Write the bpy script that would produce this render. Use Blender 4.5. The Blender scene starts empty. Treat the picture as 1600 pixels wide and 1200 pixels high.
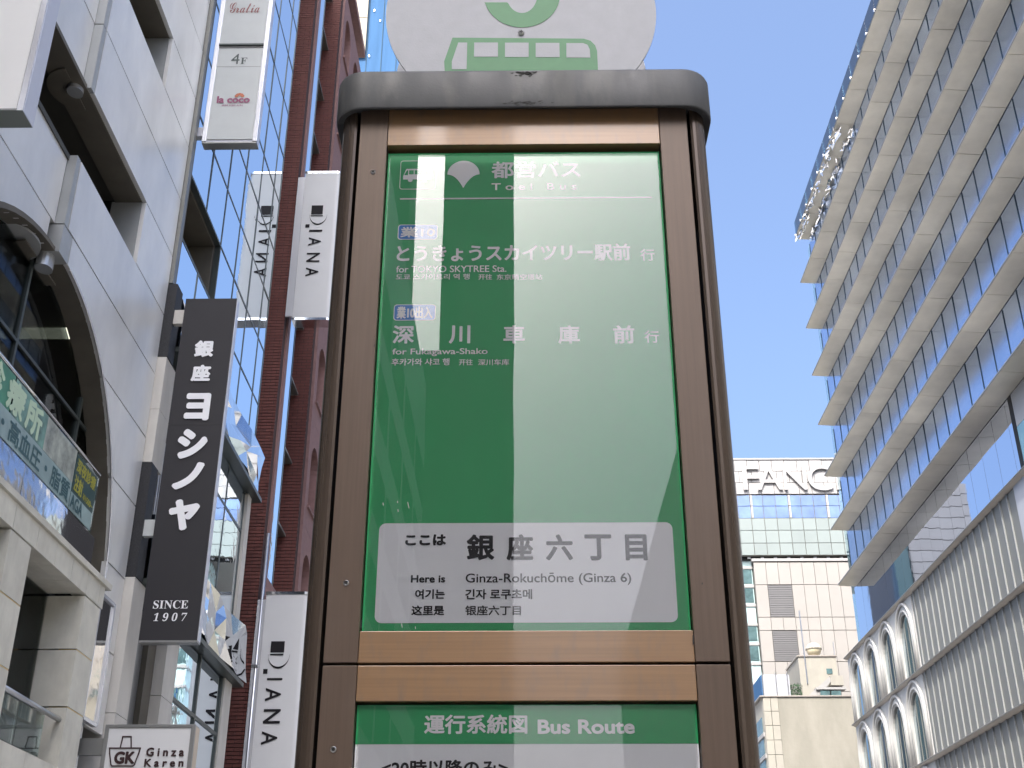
import bpy, bmesh, math, random
from mathutils import Vector
random.seed(7)
sc = bpy.context.scene
COL = sc.collection
# ---------------------------------------------------------------- camera
F = 1905.0                      # focal length in pixels of a 1600 px wide picture
TH = math.atan(955/1905.0)      # pitch
PSI = math.radians(0.672)       # yaw to the left
CAM = Vector((0, 0, 1.6))
s, c = math.sin, math.cos
vF = Vector((-s(PSI)*c(TH), c(PSI)*c(TH), s(TH)))
vR = Vector((c(PSI), s(PSI), 0))
vU = Vector((s(PSI)*s(TH), -c(PSI)*s(TH), c(TH)))
cam = bpy.data.cameras.new('camera')
cam.lens = F*36/1600; cam.sensor_width = 36; cam.clip_end = 6000; cam.clip_start = 0.05
camo = bpy.data.objects.new('camera', cam); COL.objects.link(camo)
camo.location = CAM
camo.rotation_euler = (math.pi/2+TH, 0, PSI)
sc.camera = camo
# ---------------------------------------------------------------- sky, sun, exposure
SUNV = Vector((-0.21, -0.66, 0.80)).normalized()      # towards the sun: behind the camera, a little left
EL = math.asin(SUNV.z); AZ = math.atan2(SUNV.x, SUNV.y)
w = bpy.data.worlds.new('World'); sc.world = w; w.use_nodes = True
nt = w.node_tree
sky = nt.nodes.new('ShaderNodeTexSky'); sky.sky_type = 'NISHITA'; sky.sun_disc = False
sky.sun_elevation = EL; sky.sun_rotation = AZ
sky.air_density = 1.0; sky.dust_density = 10.0; sky.ozone_density = 5.5; sky.altitude = 50
bg = nt.nodes['Background']; bg.inputs[1].default_value = 0.148
nt.links.new(sky.outputs[0], bg.inputs[0])
sun = bpy.data.lights.new('sun', 'SUN'); sun.energy = 2.0; sun.angle = math.radians(0.5); sun.color = (1, 0.95, 0.87)
suno = bpy.data.objects.new('sun', sun); COL.objects.link(suno)
suno.rotation_euler = SUNV.to_track_quat('Z', 'Y').to_euler(); suno.location = (0, -20, 60)
sc.view_settings.view_transform = 'Standard'; sc.view_settings.look = 'None'
sc.view_settings.exposure = 1.62; sc.view_settings.gamma = 1; sc.view_settings.use_curve_mapping = False
sc.cycles.max_bounces = 8; sc.cycles.glossy_bounces = 5; sc.cycles.transparent_max_bounces = 10
sc.cycles.caustics_reflective = False; sc.cycles.caustics_refractive = False
sc.cycles.sample_clamp_indirect = 6
# ---------------------------------------------------------------- surveying helpers: sight lines of the survey picture met with real planes
def ray(px, py):
    return vF + vR*((px-800)/F) + vU*((600-py)/F)
def on_x(px, py, x):
    d = ray(px, py); t = x/d.x
    return (t*d.y, 1.6+t*d.z)
def on_y(px, py, y):
    d = ray(px, py); t = y/d.y
    return (t*d.x, 1.6+t*d.z)
def rect_y(x0, y0, x1, y1, Y):
    my, mx = (y0+y1)/2, (x0+x1)/2
    return (on_y(x0, my, Y)[0], on_y(x1, my, Y)[0], on_y(mx, y1, Y)[1], on_y(mx, y0, Y)[1])
# ---------------------------------------------------------------- materials
def mat(name, col, rough=0.5, metal=0.0, var=0.0, vscale=2.0, stretch=(1, 1, 1), bump=0.0, bscale=20.0, bstretch=(1, 1, 1),
        rnd=0.0, spec=0.5, coat=0.0, coat_rough=0.05, dirt=None, dirt_amt=0.0, rvar=0.0):
    m = bpy.data.materials.new(name); m.use_nodes = True
    nt = m.node_tree; N = nt.nodes; L = nt.links
    p = N['Principled BSDF']
    p.inputs['Base Color'].default_value = (*col, 1); p.inputs['Roughness'].default_value = rough
    p.inputs['Metallic'].default_value = metal; p.inputs['Specular IOR Level'].default_value = spec
    if coat: p.inputs['Coat Weight'].default_value = coat; p.inputs['Coat Roughness'].default_value = coat_rough
    g = N.new('ShaderNodeNewGeometry')
    def noise(scale, st, detail=6):
        mp = N.new('ShaderNodeMapping'); mp.inputs['Scale'].default_value = st
        L.new(g.outputs['Position'], mp.inputs['Vector'])
        n = N.new('ShaderNodeTexNoise'); n.inputs['Scale'].default_value = scale; n.inputs['Detail'].default_value = detail
        n.inputs['Roughness'].default_value = 0.6
        L.new(mp.outputs[0], n.inputs['Vector']); return n
    cur = None
    if var or rnd or dirt:
        hsv = N.new('ShaderNodeHueSaturation'); hsv.inputs['Color'].default_value = (*col, 1)
        val = None
        if var:
            n = noise(vscale, stretch)
            mr = N.new('ShaderNodeMapRange'); mr.inputs[1].default_value = 0.3; mr.inputs[2].default_value = 0.7
            mr.inputs[3].default_value = 1-var; mr.inputs[4].default_value = 1+var
            L.new(n.outputs['Fac'], mr.inputs[0]); val = mr.outputs[0]
            if rvar:
                m2 = N.new('ShaderNodeMapRange'); m2.inputs[1].default_value = 0.3; m2.inputs[2].default_value = 0.7
                m2.inputs[3].default_value = max(0, rough-rvar); m2.inputs[4].default_value = rough+rvar
                L.new(n.outputs['Fac'], m2.inputs[0]); L.new(m2.outputs[0], p.inputs['Roughness'])
        if rnd:
            oi = N.new('ShaderNodeObjectInfo')
            m3 = N.new('ShaderNodeMapRange'); m3.inputs[3].default_value = 1-rnd; m3.inputs[4].default_value = 1+rnd
            L.new(oi.outputs['Random'], m3.inputs[0])
            if val:
                mu = N.new('ShaderNodeMath'); mu.operation = 'MULTIPLY'
                L.new(val, mu.inputs[0]); L.new(m3.outputs[0], mu.inputs[1]); val = mu.outputs[0]
            else: val = m3.outputs[0]
        if val: L.new(val, hsv.inputs['Value'])
        cur = hsv.outputs[0]
        if dirt:
            n = noise(dirt[3] if len(dirt) > 3 else 9, (1, 1, 0.35), 10)
            r = N.new('ShaderNodeValToRGB'); r.color_ramp.elements[0].position = 0.5; r.color_ramp.elements[1].position = 0.72
            r.color_ramp.elements[0].color = (0, 0, 0, 1); r.color_ramp.elements[1].color = (dirt_amt,)*3+(1,)
            L.new(n.outputs['Fac'], r.inputs[0])
            mx = N.new('ShaderNodeMix'); mx.data_type = 'RGBA'
            L.new(r.outputs[0], mx.inputs[0]); L.new(cur, mx.inputs[6]); mx.inputs[7].default_value = (*dirt[:3], 1)
            cur = mx.outputs[2]
        L.new(cur, p.inputs['Base Color'])
    if bump:
        n = noise(bscale, bstretch, 4)
        b = N.new('ShaderNodeBump'); b.inputs['Strength'].default_value = 1; b.inputs['Distance'].default_value = bump
        L.new(n.outputs['Fac'], b.inputs['Height']); L.new(b.outputs[0], p.inputs['Normal'])
        if coat: L.new(b.outputs[0], p.inputs['Coat Normal'])
    return m
def pane_mat(name, refl, tint=(1, 1, 1), rough=0.0, dust=0.0, fres=1.415, bump=0.0, dustcol=(.8,.82,.8)):
    """clear pane: transparent + mirror share + a film of dust"""
    m = bpy.data.materials.new(name); m.use_nodes = True
    nt = m.node_tree; N = nt.nodes; L = nt.links
    N.remove(N['Principled BSDF']); out = N['Material Output']
    t = N.new('ShaderNodeBsdfTransparent'); t.inputs[0].default_value = (*tint, 1)
    g = N.new('ShaderNodeBsdfGlossy'); g.inputs['Roughness'].default_value = rough
    fr = N.new('ShaderNodeFresnel'); fr.inputs[0].default_value = fres
    ad = N.new('ShaderNodeMath'); ad.operation = 'ADD'; ad.use_clamp = True; ad.inputs[1].default_value = refl
    L.new(fr.outputs[0], ad.inputs[0])
    mx = N.new('ShaderNodeMixShader'); L.new(ad.outputs[0], mx.inputs[0]); L.new(t.outputs[0], mx.inputs[1]); L.new(g.outputs[0], mx.inputs[2])
    last = mx.outputs[0]
    if dust:
        d = N.new('ShaderNodeBsdfDiffuse'); d.inputs[0].default_value = (*dustcol, 1)
        ge = N.new('ShaderNodeNewGeometry'); mp = N.new('ShaderNodeMapping'); mp.inputs['Scale'].default_value = (1, 1, .3)
        no = N.new('ShaderNodeTexNoise'); no.inputs['Scale'].default_value = 30; no.inputs['Detail'].default_value = 12; no.inputs['Roughness'].default_value = .75
        L.new(ge.outputs['Position'], mp.inputs[0]); L.new(mp.outputs[0], no.inputs['Vector'])
        mr = N.new('ShaderNodeMapRange'); mr.inputs[1].default_value = .35; mr.inputs[2].default_value = .75; mr.inputs[3].default_value = dust*.3; mr.inputs[4].default_value = dust*1.6
        L.new(no.outputs['Fac'], mr.inputs[0])
        m2 = N.new('ShaderNodeMixShader'); L.new(mr.outputs[0], m2.inputs[0]); L.new(last, m2.inputs[1]); L.new(d.outputs[0], m2.inputs[2]); last = m2.outputs[0]
    if bump:
        ge = N.new('ShaderNodeNewGeometry'); no = N.new('ShaderNodeTexNoise'); no.inputs['Scale'].default_value = 3
        L.new(ge.outputs['Position'], no.inputs['Vector'])
        b = N.new('ShaderNodeBump'); b.inputs['Distance'].default_value = bump; L.new(no.outputs['Fac'], b.inputs['Height']); L.new(b.outputs[0], g.inputs['Normal'])
    L.new(last, out.inputs[0])
    return m
M = {}
M['asphalt'] = mat('asphalt', (.06, .06, .062), .85, var=.2, vscale=4, bump=.004, bscale=60)
M['paving'] = mat('paving', (.45, .44, .42), .8, var=.15, vscale=3)
M['paint'] = mat('road_paint', (.75, .75, .73), .6, var=.1)
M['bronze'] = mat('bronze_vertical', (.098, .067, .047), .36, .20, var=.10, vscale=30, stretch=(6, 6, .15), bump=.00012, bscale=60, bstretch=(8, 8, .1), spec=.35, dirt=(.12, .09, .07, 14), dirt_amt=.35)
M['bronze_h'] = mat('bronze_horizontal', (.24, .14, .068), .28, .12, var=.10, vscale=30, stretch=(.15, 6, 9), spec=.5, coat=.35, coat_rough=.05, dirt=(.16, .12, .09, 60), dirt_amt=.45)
M['bronze_dk'] = mat('bronze_corner', (.085, .060, .042), .26, .55, var=.12, vscale=25, stretch=(5, 5, .1), spec=.8)
M['seam'] = mat('seam_black', (.008, .008, .008), .6)
M['cap'] = mat('cap_grey', (.072, .074, .074), .55, .1, var=.22, vscale=9, stretch=(3, 1, .8), bump=.0002, bscale=140, rvar=.12, dirt=(.17, .165, .145, 14), dirt_amt=.6)
M['capdirt'] = mat('cap_scuff', (.03, .028, .025), .8, var=.4, vscale=80)
M['green'] = mat('board_green', (.024, .37, .12), .45, var=.05, vscale=4, spec=.25)
M['green2'] = mat('sign_green', (.055, .225, .085), .5, var=.05, vscale=60)
M['ink_w'] = mat('ink_white', (.90, .90, .90), .5, spec=.15)
M['ink_k'] = mat('ink_black', (.018, .016, .018), .5, spec=.12)
M['plate'] = mat('plate_white', (.86, .865, .88), .5, spec=.2, var=.03)
M['badge'] = mat('badge_blue', (.07, .25, .65), .45, spec=.15)
M['disc'] = mat('sign_disc', (.40, .41, .43), .55, var=.05, vscale=40, bump=.0003, bscale=300)
M['screw'] = mat('screw_steel', (.6, .58, .55), .3, 1)
M['kglass'] = pane_mat('kiosk_glass', .0, rough=.0, dust=.011, bump=.00015)
M['scratch'] = mat('scratch', (.75, .78, .75), .6)
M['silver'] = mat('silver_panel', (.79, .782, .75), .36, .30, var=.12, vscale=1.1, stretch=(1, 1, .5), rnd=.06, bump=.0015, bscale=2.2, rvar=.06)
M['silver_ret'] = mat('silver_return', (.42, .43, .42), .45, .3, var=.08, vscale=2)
M['soffit'] = mat('brown_soffit', (.125, .112, .088), .6, .1, var=.15, vscale=2)
M['darkroom'] = mat('dark_interior', (.018, .018, .018), .7, var=.3, vscale=1)
M['olive'] = mat('olive_recess', (.055, .052, .042), .6, var=.2, vscale=1)
M['col_metal'] = mat('column_metal', (.55, .56, .56), .25, .5)
M['stone'] = mat('beige_stone', (.66, .635, .54), .7, var=.10, vscale=3, bump=.001, bscale=60, rnd=.05, dirt=(.42, .39, .32, 4), dirt_amt=.35)
M['brass'] = mat('brass_trim', (.7, .5, .2), .3, 1)
M['conc'] = mat('pale_concrete', (.62, .59, .53), .75, var=.10, vscale=2.5, stretch=(1, 1, .3), bump=.001, bscale=50)
M['granite'] = mat('dark_granite', (.018, .018, .02), .65, var=.5, vscale=60)
M['steel'] = mat('polished_steel', (.72, .72, .72), .05, 1, bump=.006, bscale=.9)
M['steel_b'] = mat('brushed_steel', (.55, .56, .57), .3, 1)
M['mirror'] = mat('mirror_glass', (.72, .82, .90), .01, 1, bump=.0025, bscale=.7)
M['facet'] = mat('faceted_mirror', (.60, .64, .68), .04, 1, var=.1, vscale=2)
M['mull'] = mat('dark_mullion', (.085, .10, .095), .4, .4)
M['mull_g'] = mat('grey_frame', (.20, .20, .18), .4, .4)
M['louv'] = mat('louver_metal', (.55, .55, .55), .4, .3)
M['bpane'] = pane_mat('balcony_glass', .10, tint=(.82, .92, .88), dust=.10, dustcol=(.55,.68,.62))
M['wpane'] = pane_mat('window_glass', .12, tint=(.6, .65, .62))
M['gfilm'] = mat('green_film', (.06, .26, .13), .35, var=.4, vscale=1.5, spec=.6)
M['tfilm'] = mat('pale_film', (.28, .38, .36), .35, var=.2, vscale=2)
M['dfilm'] = mat('dark_green_film', (.02, .06, .05), .35)
M['yfilm'] = mat('yellow_ink', (.45, .42, .06), .5)
M['signw'] = mat('sign_white', (.88, .87, .83), .4, var=.02, spec=.5)
M['signw2'] = mat('sign_white_soft', (.67, .67, .66), .4, var=.02)
M['signg'] = mat('sign_grey_face', (.56, .58, .56), .35, var=.03, vscale=4)
M['alu'] = mat('aluminium_white', (.78, .78, .80), .25, .4)
M['alu_g'] = mat('aluminium_grey', (.30, .30, .29), .35, .6)
M['chrome'] = mat('chrome', (.85, .85, .85), .08, 1)
M['blackface'] = mat('charcoal_face', (.017, .0155, .018), .6, var=.06)
M['edge_l'] = mat('pale_edge', (.62, .63, .68), .35, .2)
M['red_ink'] = mat('dusty_red_ink', (.30, .12, .11), .5)
M['mauve_ink'] = mat('mauve_ink', (.33, .10, .18), .5)
M['orange_ink'] = mat('orange_ink', (.50, .16, .08), .5)
M['brown_ink'] = mat('dark_brown_ink', (.035, .012, .012), .5)
M['brick'] = mat('red_brick', (.135, .043, .034), .75, var=.12, vscale=6, rnd=.22, bump=.002, bscale=40)
M['mortar'] = mat('mortar', (.055, .028, .025), .9)
M['pink'] = mat('pink_stone', (.25, .14, .128), .75, var=.10, vscale=8, bump=.001, bscale=60)
M['brownwin'] = mat('dark_bronze_window', (.03, .02, .022), .15, .3, spec=.8)
M['bluewall'] = mat('blue_glass_wall', (.06, .13, .25), .9, .0, spec=0.0, var=.12, vscale=.8, stretch=(3, 1, .2))
M['cream'] = mat('cream_panel', (.34, .32, .27), .9, spec=0.0, var=.04)
M['fin'] = mat('fin_metal', (.64, .61, .535), .42, .25, var=.22, vscale=.22, rnd=.06, bump=.01, bscale=.6)  # broad brightness noise stands in for dappled light on the fin undersides
M['finedge'] = mat('fin_edge', (.25, .25, .25), .4, .4)
M['tglass'] = mat('tower_glass', (.62, .68, .80), .02, 1, bump=.003, bscale=.25, rnd=.03)
M['satin'] = mat('coated_glass', (.46, .57, .78), .22, .95, var=.05, vscale=.5, rnd=.05)
M['mulld'] = mat('dark_teal_mullion', (.05, .09, .13), .8, spec=.1)
M['balus'] = pane_mat('roof_glass', .15, tint=(.45, .68, .75))
M['lback'] = mat('louver_back', (.17, .175, .165), .55, .1, var=.05, vscale=.5)
M['rib'] = mat('pale_rib', (.24, .25, .245), .45, .1)
M['ledge'] = mat('ledge_metal', (.36, .33, .30), .45, .3)
M['archw'] = mat('white_arch', (.42, .42, .405), .4, var=.03)
M['archglass'] = mat('arch_glass', (.42, .50, .54), .06, 1, bump=.004, bscale=1.2, spec=.8)
M['lav'] = mat('pale_wall', (.38, .40, .44), .6)
M['tile_w'] = mat('white_tile', (.31, .305, .30), .55, var=.02, rnd=.05)
M['tile_c'] = mat('cream_tile', (.275, .262, .245), .65, var=.04, vscale=.5, rnd=.03)
M['tile_g'] = mat('pale_green_panel', (.20, .235, .23), .45, var=.05, vscale=.3, rnd=.05)
M['fglass'] = mat('showroom_glass', (.13, .20, .36), .2, .3, var=.3, vscale=.5, spec=.8, rnd=.1)
M['fdark'] = mat('dark_window', (.10, .17, .18), .2, .2, var=.4, vscale=1)
M['grout'] = mat('grout', (.20, .19, .175), .8)
M['shade'] = mat('roller_louver', (.115, .115, .118), .6, var=.05, vscale=.6)
M['rawconc'] = mat('stained_concrete', (.25, .238, .20), .8, var=.12, vscale=.5, stretch=(1, 1, .35), dirt=(.33, .31, .265, .45), dirt_amt=.7, bump=.01, bscale=3)
M['cream2'] = mat('cream_wall', (.31, .295, .255), .7, var=.05, vscale=1, dirt=(.45, .43, .35, 1.3), dirt_amt=.3)
M['ball'] = mat('cream_sphere', (.62, .55, .38), .5)
M['plant'] = mat('leaf_green', (.03, .09, .03), .7, var=.5, vscale=6)
M['dusk'] = mat('office_wall', (.42, .43, .44), .6, var=.08, vscale=.4, stretch=(.3, .3, 3))
M['beige_b'] = mat('beige_office', (.62, .60, .55), .7, var=.1, vscale=.3)
M['pale_b'] = mat('pale_office', (.60, .60, .58), .7, var=.08, vscale=.3)
M['tower_d'] = mat('grey_tower', (.10, .102, .108), .6, var=.08, vscale=.4, rnd=.05)
M['teal_d'] = mat('teal_tower', (.02, .05, .06), .3)
M['darkt'] = mat('dark_tower', (.02, .02, .02), .7)  # near-black so buildings behind the camera mirror as dark shapes in the pillar glass
M['winb'] = mat('office_window', (.06, .08, .10), .05, .5, spec=.8)
em = bpy.data.materials.new('ceiling_light_panel'); em.use_nodes = True
em.node_tree.nodes['Principled BSDF'].inputs['Emission Color'].default_value = (1, .95, .75, 1)
em.node_tree.nodes['Principled BSDF'].inputs['Emission Strength'].default_value = 0.55
M['lamp'] = em
# ---------------------------------------------------------------- object helpers
def origin_of(parent):
    """world translation of a parent built here (Empties sit at their base, parts at the world origin)"""
    return Vector(parent['_o']) if parent is not None and '_o' in parent else Vector((0, 0, 0))
def thing(name, label, cat, loc=(0, 0, 0), group=None):
    o = bpy.data.objects.new(name, None); COL.objects.link(o)
    o.location = loc; o['label'] = label; o['category'] = cat; o.empty_display_size = .2
    o['_o'] = tuple(loc)
    if group: o['group'] = group
    return o
def link(name, me, parent, loc=Vector((0, 0, 0)), kind=None):
    o = bpy.data.objects.new(name, me); COL.objects.link(o)
    o.parent = parent
    o.location = Vector(loc)-origin_of(parent)
    if parent is None or '_o' in parent.keys():
        pass
    if kind: o['kind'] = kind
    return o
class MB:
    def __init__(self): self.v = []; self.f = []
    def add(self, vs, fs):
        n = len(self.v); self.v += [tuple(x) for x in vs]; self.f += [tuple(i+n for i in f) for f in fs]; return self
    def box(self, x0, x1, y0, y1, z0, z1):
        return self.add([(x0,y0,z0),(x1,y0,z0),(x1,y1,z0),(x0,y1,z0),(x0,y0,z1),(x1,y0,z1),(x1,y1,z1),(x0,y1,z1)],
                 [(0,3,2,1),(4,5,6,7),(0,1,5,4),(1,2,6,5),(2,3,7,6),(3,0,4,7)])
    def prism(self, pts, a, b, axis):
        """polygon pts (two coords of the plane) extruded from a to b along axis ('x': pts=(y,z), 'y': pts=(x,z), 'z': pts=(x,y))"""
        def P(p, t): return {'x': (t, p[0], p[1]), 'y': (p[0], t, p[1]), 'z': (p[0], p[1], t)}[axis]
        n = len(pts)
        return self.add([P(p, a) for p in pts]+[P(p, b) for p in pts],
                 [tuple(range(n)), tuple(range(2*n-1, n-1, -1))]+[(i, i+n, (i+1) % n+n, (i+1) % n) for i in range(n)])
    def tube(self, path, r, n=8):
        path = [Vector(p) for p in path]; rings = []
        for i, p in enumerate(path):
            d = (path[min(i+1, len(path)-1)]-path[max(i-1, 0)]).normalized()
            a = d.orthogonal().normalized() if abs(d.x) > .9 or i == 0 and False else d.cross(Vector((1, 0, 0)))
            if a.length < 1e-3: a = d.orthogonal()
            a.normalize(); b = d.cross(a).normalized()
            rings.append([p+a*(r*c(2*math.pi*k/n))+b*(r*s(2*math.pi*k/n)) for k in range(n)])
        base = len(self.v)
        for q in rings: self.v += [tuple(x) for x in q]
        for i in range(len(rings)-1):
            for k in range(n):
                self.f.append((base+i*n+k, base+i*n+(k+1) % n, base+(i+1)*n+(k+1) % n, base+(i+1)*n+k))
        self.f.append(tuple(base+k for k in range(n))); self.f.append(tuple(base+(len(rings)-1)*n+k for k in range(n)))
        return self
    def build(self, name, m, parent=None, kind=None, smooth=False, bevel=0):
        me = bpy.data.meshes.new(name); me.from_pydata(self.v, [], self.f)
        bm = bmesh.new(); bm.from_mesh(me); bmesh.ops.recalc_face_normals(bm, faces=bm.faces)
        if bevel: bmesh.ops.bevel(bm, geom=list(bm.edges), offset=bevel, segments=2, affect='EDGES', profile=.5)
        bm.to_mesh(me); bm.free()
        if smooth:
            for p in me.polygons: p.use_smooth = True
        me.materials.append(m)
        o = bpy.data.objects.new(name, me); COL.objects.link(o); o.parent = parent
        o.location = -origin_of(parent)
        if kind: o['kind'] = kind
        return o
_unit = {}
def piece(name, x0, x1, y0, y1, z0, z1, m, parent, kind=None, tilt=0):
    """a box-shaped piece; alike pieces share one unit mesh"""
    if m.name not in _unit:
        me = bpy.data.meshes.new('unit_'+m.name)
        mb = MB().box(-.5, .5, -.5, .5, -.5, .5); me.from_pydata(mb.v, [], mb.f); me.materials.append(m); _unit[m.name] = me
    o = bpy.data.objects.new(name, _unit[m.name]); COL.objects.link(o); o.parent = parent
    o.location = Vector(((x0+x1)/2, (y0+y1)/2, (z0+z1)/2))-origin_of(parent)
    o.scale = (x1-x0, y1-y0, z1-z0)
    if tilt: o.rotation_euler = (0, random.gauss(0, tilt), random.gauss(0, tilt))
    if kind: o['kind'] = kind
    return o
def structure(name, x0, x1, y0, y1, z0, z1, m):
    o = MB().box(x0, x1, y0, y1, z0, z1).build(name, m); o['kind'] = 'structure'; return o
_tc = {}
def glyphs(body, res=4, extrude=0):
    k = (body, res, extrude)
    if k not in _tc:
        cu = bpy.data.curves.new('t', 'FONT'); cu.body = body; cu.resolution_u = res; cu.extrude = extrude
        o = bpy.data.objects.new('t', cu); COL.objects.link(o)
        me = bpy.data.meshes.new_from_object(o)
        _tc[k] = ([v.co.copy() for v in me.vertices], [tuple(p.vertices) for p in me.polygons])
        bpy.data.objects.remove(o); bpy.data.curves.remove(cu); bpy.data.meshes.remove(me)
    return _tc[k]
def text(body, rect, Y, m, parent, bold=0.0, eps=.00004, rot=False, name='lettering', res=4, slant=0.0):
    """writing fitted into rect=(x0,x1,z0,z1) on the plane y=Y, read from the south; rot: turned a quarter clockwise"""
    vs, fs = glyphs(body, res)
    if rot: vs = [Vector((v.y, -v.x, 0)) for v in vs]
    X0 = min(v.x for v in vs); X1 = max(v.x for v in vs); Z0 = min(v.y for v in vs); Z1 = max(v.y for v in vs)
    x0, x1, z0, z1 = rect
    sx = (x1-x0)/max(X1-X0, 1e-6); sz = (z1-z0)/max(Z1-Z0, 1e-6)
    b = bold*(z1-z0 if not rot else x1-x0)
    if b: x0 += b; x1 -= b; z0 += b; z1 -= b; sx = (x1-x0)/(X1-X0); sz = (z1-z0)/(Z1-Z0)
    offs = [(0, 0)] + ([(b*c(math.pi/6*k), b*s(math.pi/6*k)) for k in range(12)] if b else [])
    mb = MB()
    for i, (dx, dz) in enumerate(offs):
        mb.add([(x0+(v.x-X0)*sx+dx+slant*(v.y-Z0)*sz, Y-i*eps, z0+(v.y-Z0)*sz+dz) for v in vs], fs)
    me = bpy.data.meshes.new(name); me.from_pydata(mb.v, [], mb.f); me.materials.append(m)
    o = bpy.data.objects.new(name, me); COL.objects.link(o); o.parent = parent; o.location = -origin_of(parent)
    return o
def tp(body, px, Y, m, parent, **k):
    return text(body, rect_y(*px, Y), Y, m, parent, **k)
def rrect(x0, x1, z0, z1, r, n=5):
    pts = []
    for cx, cz, a in ((x1-r, z0+r, -90), (x1-r, z1-r, 0), (x0+r, z1-r, 90), (x0+r, z0+r, 180)):
        for k in range(n+1):
            t = math.radians(a+90*k/n); pts.append((cx+r*c(t), cz+r*s(t)))
    return pts
def stroke(mb, pts, wd, Y, th, closed=False):
    """flat bars of width wd along pts=(x,z) on plane Y"""
    n = len(pts); rng = range(n if closed else n-1)
    for i in rng:
        a = Vector(pts[i]); b = Vector(pts[(i+1) % n]); d = (b-a)
        if d.length < 1e-6: continue
        d.normalize(); q = Vector((-d.y, d.x))*wd/2; e = d*wd*.45
        P = [a-e-q, b+e-q, b+e+q, a-e+q]
        mb.prism([(p.x, p.y) for p in P], Y-i*th*.02, Y-th-i*th*.02, 'y')
# ================================================================ SETTING
structure('ground', -3000, 3000, -3000, 3000, -.5, -.15, M['paving'])
structure('road', 1.2, 17.5, -900, 900, -.15, -.10, M['asphalt'])
o = structure('sidewalk', -5.5, 1.2, -900, 900, -.15, .03, M['paving'])
o = structure('sidewalk_far', 17.5, 24, -900, 900, -.15, .03, M['paving'])
for k in range(12):
    o = structure('lane_marking', 9.2, 9.35, -20+k*10, -15+k*10, -.10, -.094, M['paint'])
# ================================================================ BUS STOP PILLAR
K = thing('bus_stop_pillar', 'brown metal bus stop pillar with green route board and round numbered sign on top, in the middle of the picture', 'bus stop', (0, 1.66, 0.03))
YF = 1.5
MB().box(-.250, .250, 1.535, 1.80, .03, 2.83).build('core', M['seam'], K)
def post(sx):
    pts = [(sx*.2565, YF+.002), (sx*.2600, YF+.0005)]
    for k in range(9):
        t = math.radians(90*k/8); pts.append((sx*(.2600+.022*s(t)), YF+.0005+.030*(1-c(t))))
    pts += [(sx*.282, 1.78)]
    for k in range(1, 7):
        t = math.radians(90*k/6); pts.append((sx*(.260+.022*c(t)), 1.78+.03*s(t)))
    pts += [(sx*.2565, 1.81)]
    MB().prism(pts, .03, 2.83, 'z').build('corner_post', M['bronze_dk'], K)
for sx in (-1, 1): post(sx)
ZS = 1.966
for (z0, z1) in ((.15, ZS-.0018), (ZS+.0018, 2.83)):
    for x0, x1 in ((-.2515, -.2087), (.2087, .2515)):
        MB().box(x0, x1, YF, 1.53, z0, z1).build('stile', M['bronze'], K, bevel=.0008)
MB().box(-.2083, .2083, YF+.001, 1.53, 2.762, 2.83).build('top_rail', M['bronze_h'], K, bevel=.0008)
MB().box(-.2083, .2083, YF+.001, 1.53, ZS+.0018, 2.0075).build('middle_rail', M['bronze_h'], K, bevel=.0008)
MB().box(-.2083, .2083, YF+.001, 1.53, 1.9205, ZS-.0018).build('lower_rail', M['bronze_h'], K, bevel=.0008)
MB().box(-.2083, .2083, YF+.001, 1.53, .15, .45).build('bottom_rail', M['bronze_h'], K, bevel=.0008)
MB().box(-.2083, .2083, 1.5305, 1.5345, 1.99, 2.764).build('recess_back', M['seam'], K)
for px, py in ((583, 269), (541, 911), (521, 1171)):
    x, z = on_y(px, py, YF)
    sm = MB(); n = 14
    pr = [(.0037, 0), (.0037, .0012), (.0026, .0022), (.0021, .0008)]
    vs = [(x+r*c(2*math.pi*k/n), YF-h, z+r*s(2*math.pi*k/n)) for r, h in pr for k in range(n)]
    fs = [(i*n+k, i*n+(k+1) % n, (i+1)*n+(k+1) % n, (i+1)*n+k) for i in range(3) for k in range(n)]
    sm.add(vs, fs); o = sm.build('screw', M['screw'], K)
    MB().prism([(x+.0021*c(2*math.pi*k/n), z+.0021*s(2*math.pi*k/n)) for k in range(n)], YF-.0009, YF-.0004, 'y').build('screw_socket', M['seam'], o)
# small chips on the right stile and rail corner
for px, py, w_, h_ in ((1097, 912, .0008, .003), (564, 976, .001, .012), (1083, 1000, .0012, .014), (585, 540, .0010, .003)):
    x, z = on_y(px, py, YF); MB().prism([(x-w_, z-h_*.5), (x+w_*.6, z-h_*.3), (x+w_, z+h_*.5), (x-w_*.4, z+h_*.4)], YF-.0002, YF-.0006, 'y').build('paint_chip', M['seam'], K)
# upper board
YB = 1.513
B = MB().box(-.2075, .2075, YB, YB+.004, 1.998, 2.7555).build('route_board', M['green'], K)
YT = YB-.0006
def kt(body, px, **k): return tp(body, px, YT, k.pop('m', M['ink_w']), B, **k)
kt('都営バス', (768, 252, 907, 278.5), bold=.028)
kt('T o e i   B u s', (768, 286, 901, 297), bold=.03)
x0, x1, z0, z1 = rect_y(625, 308.6, 1018, 310.6, YT); MB().box(x0, x1, YT-.0003, YT, z0, z1).build('rule_line', M['ink_w'], B)
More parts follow.
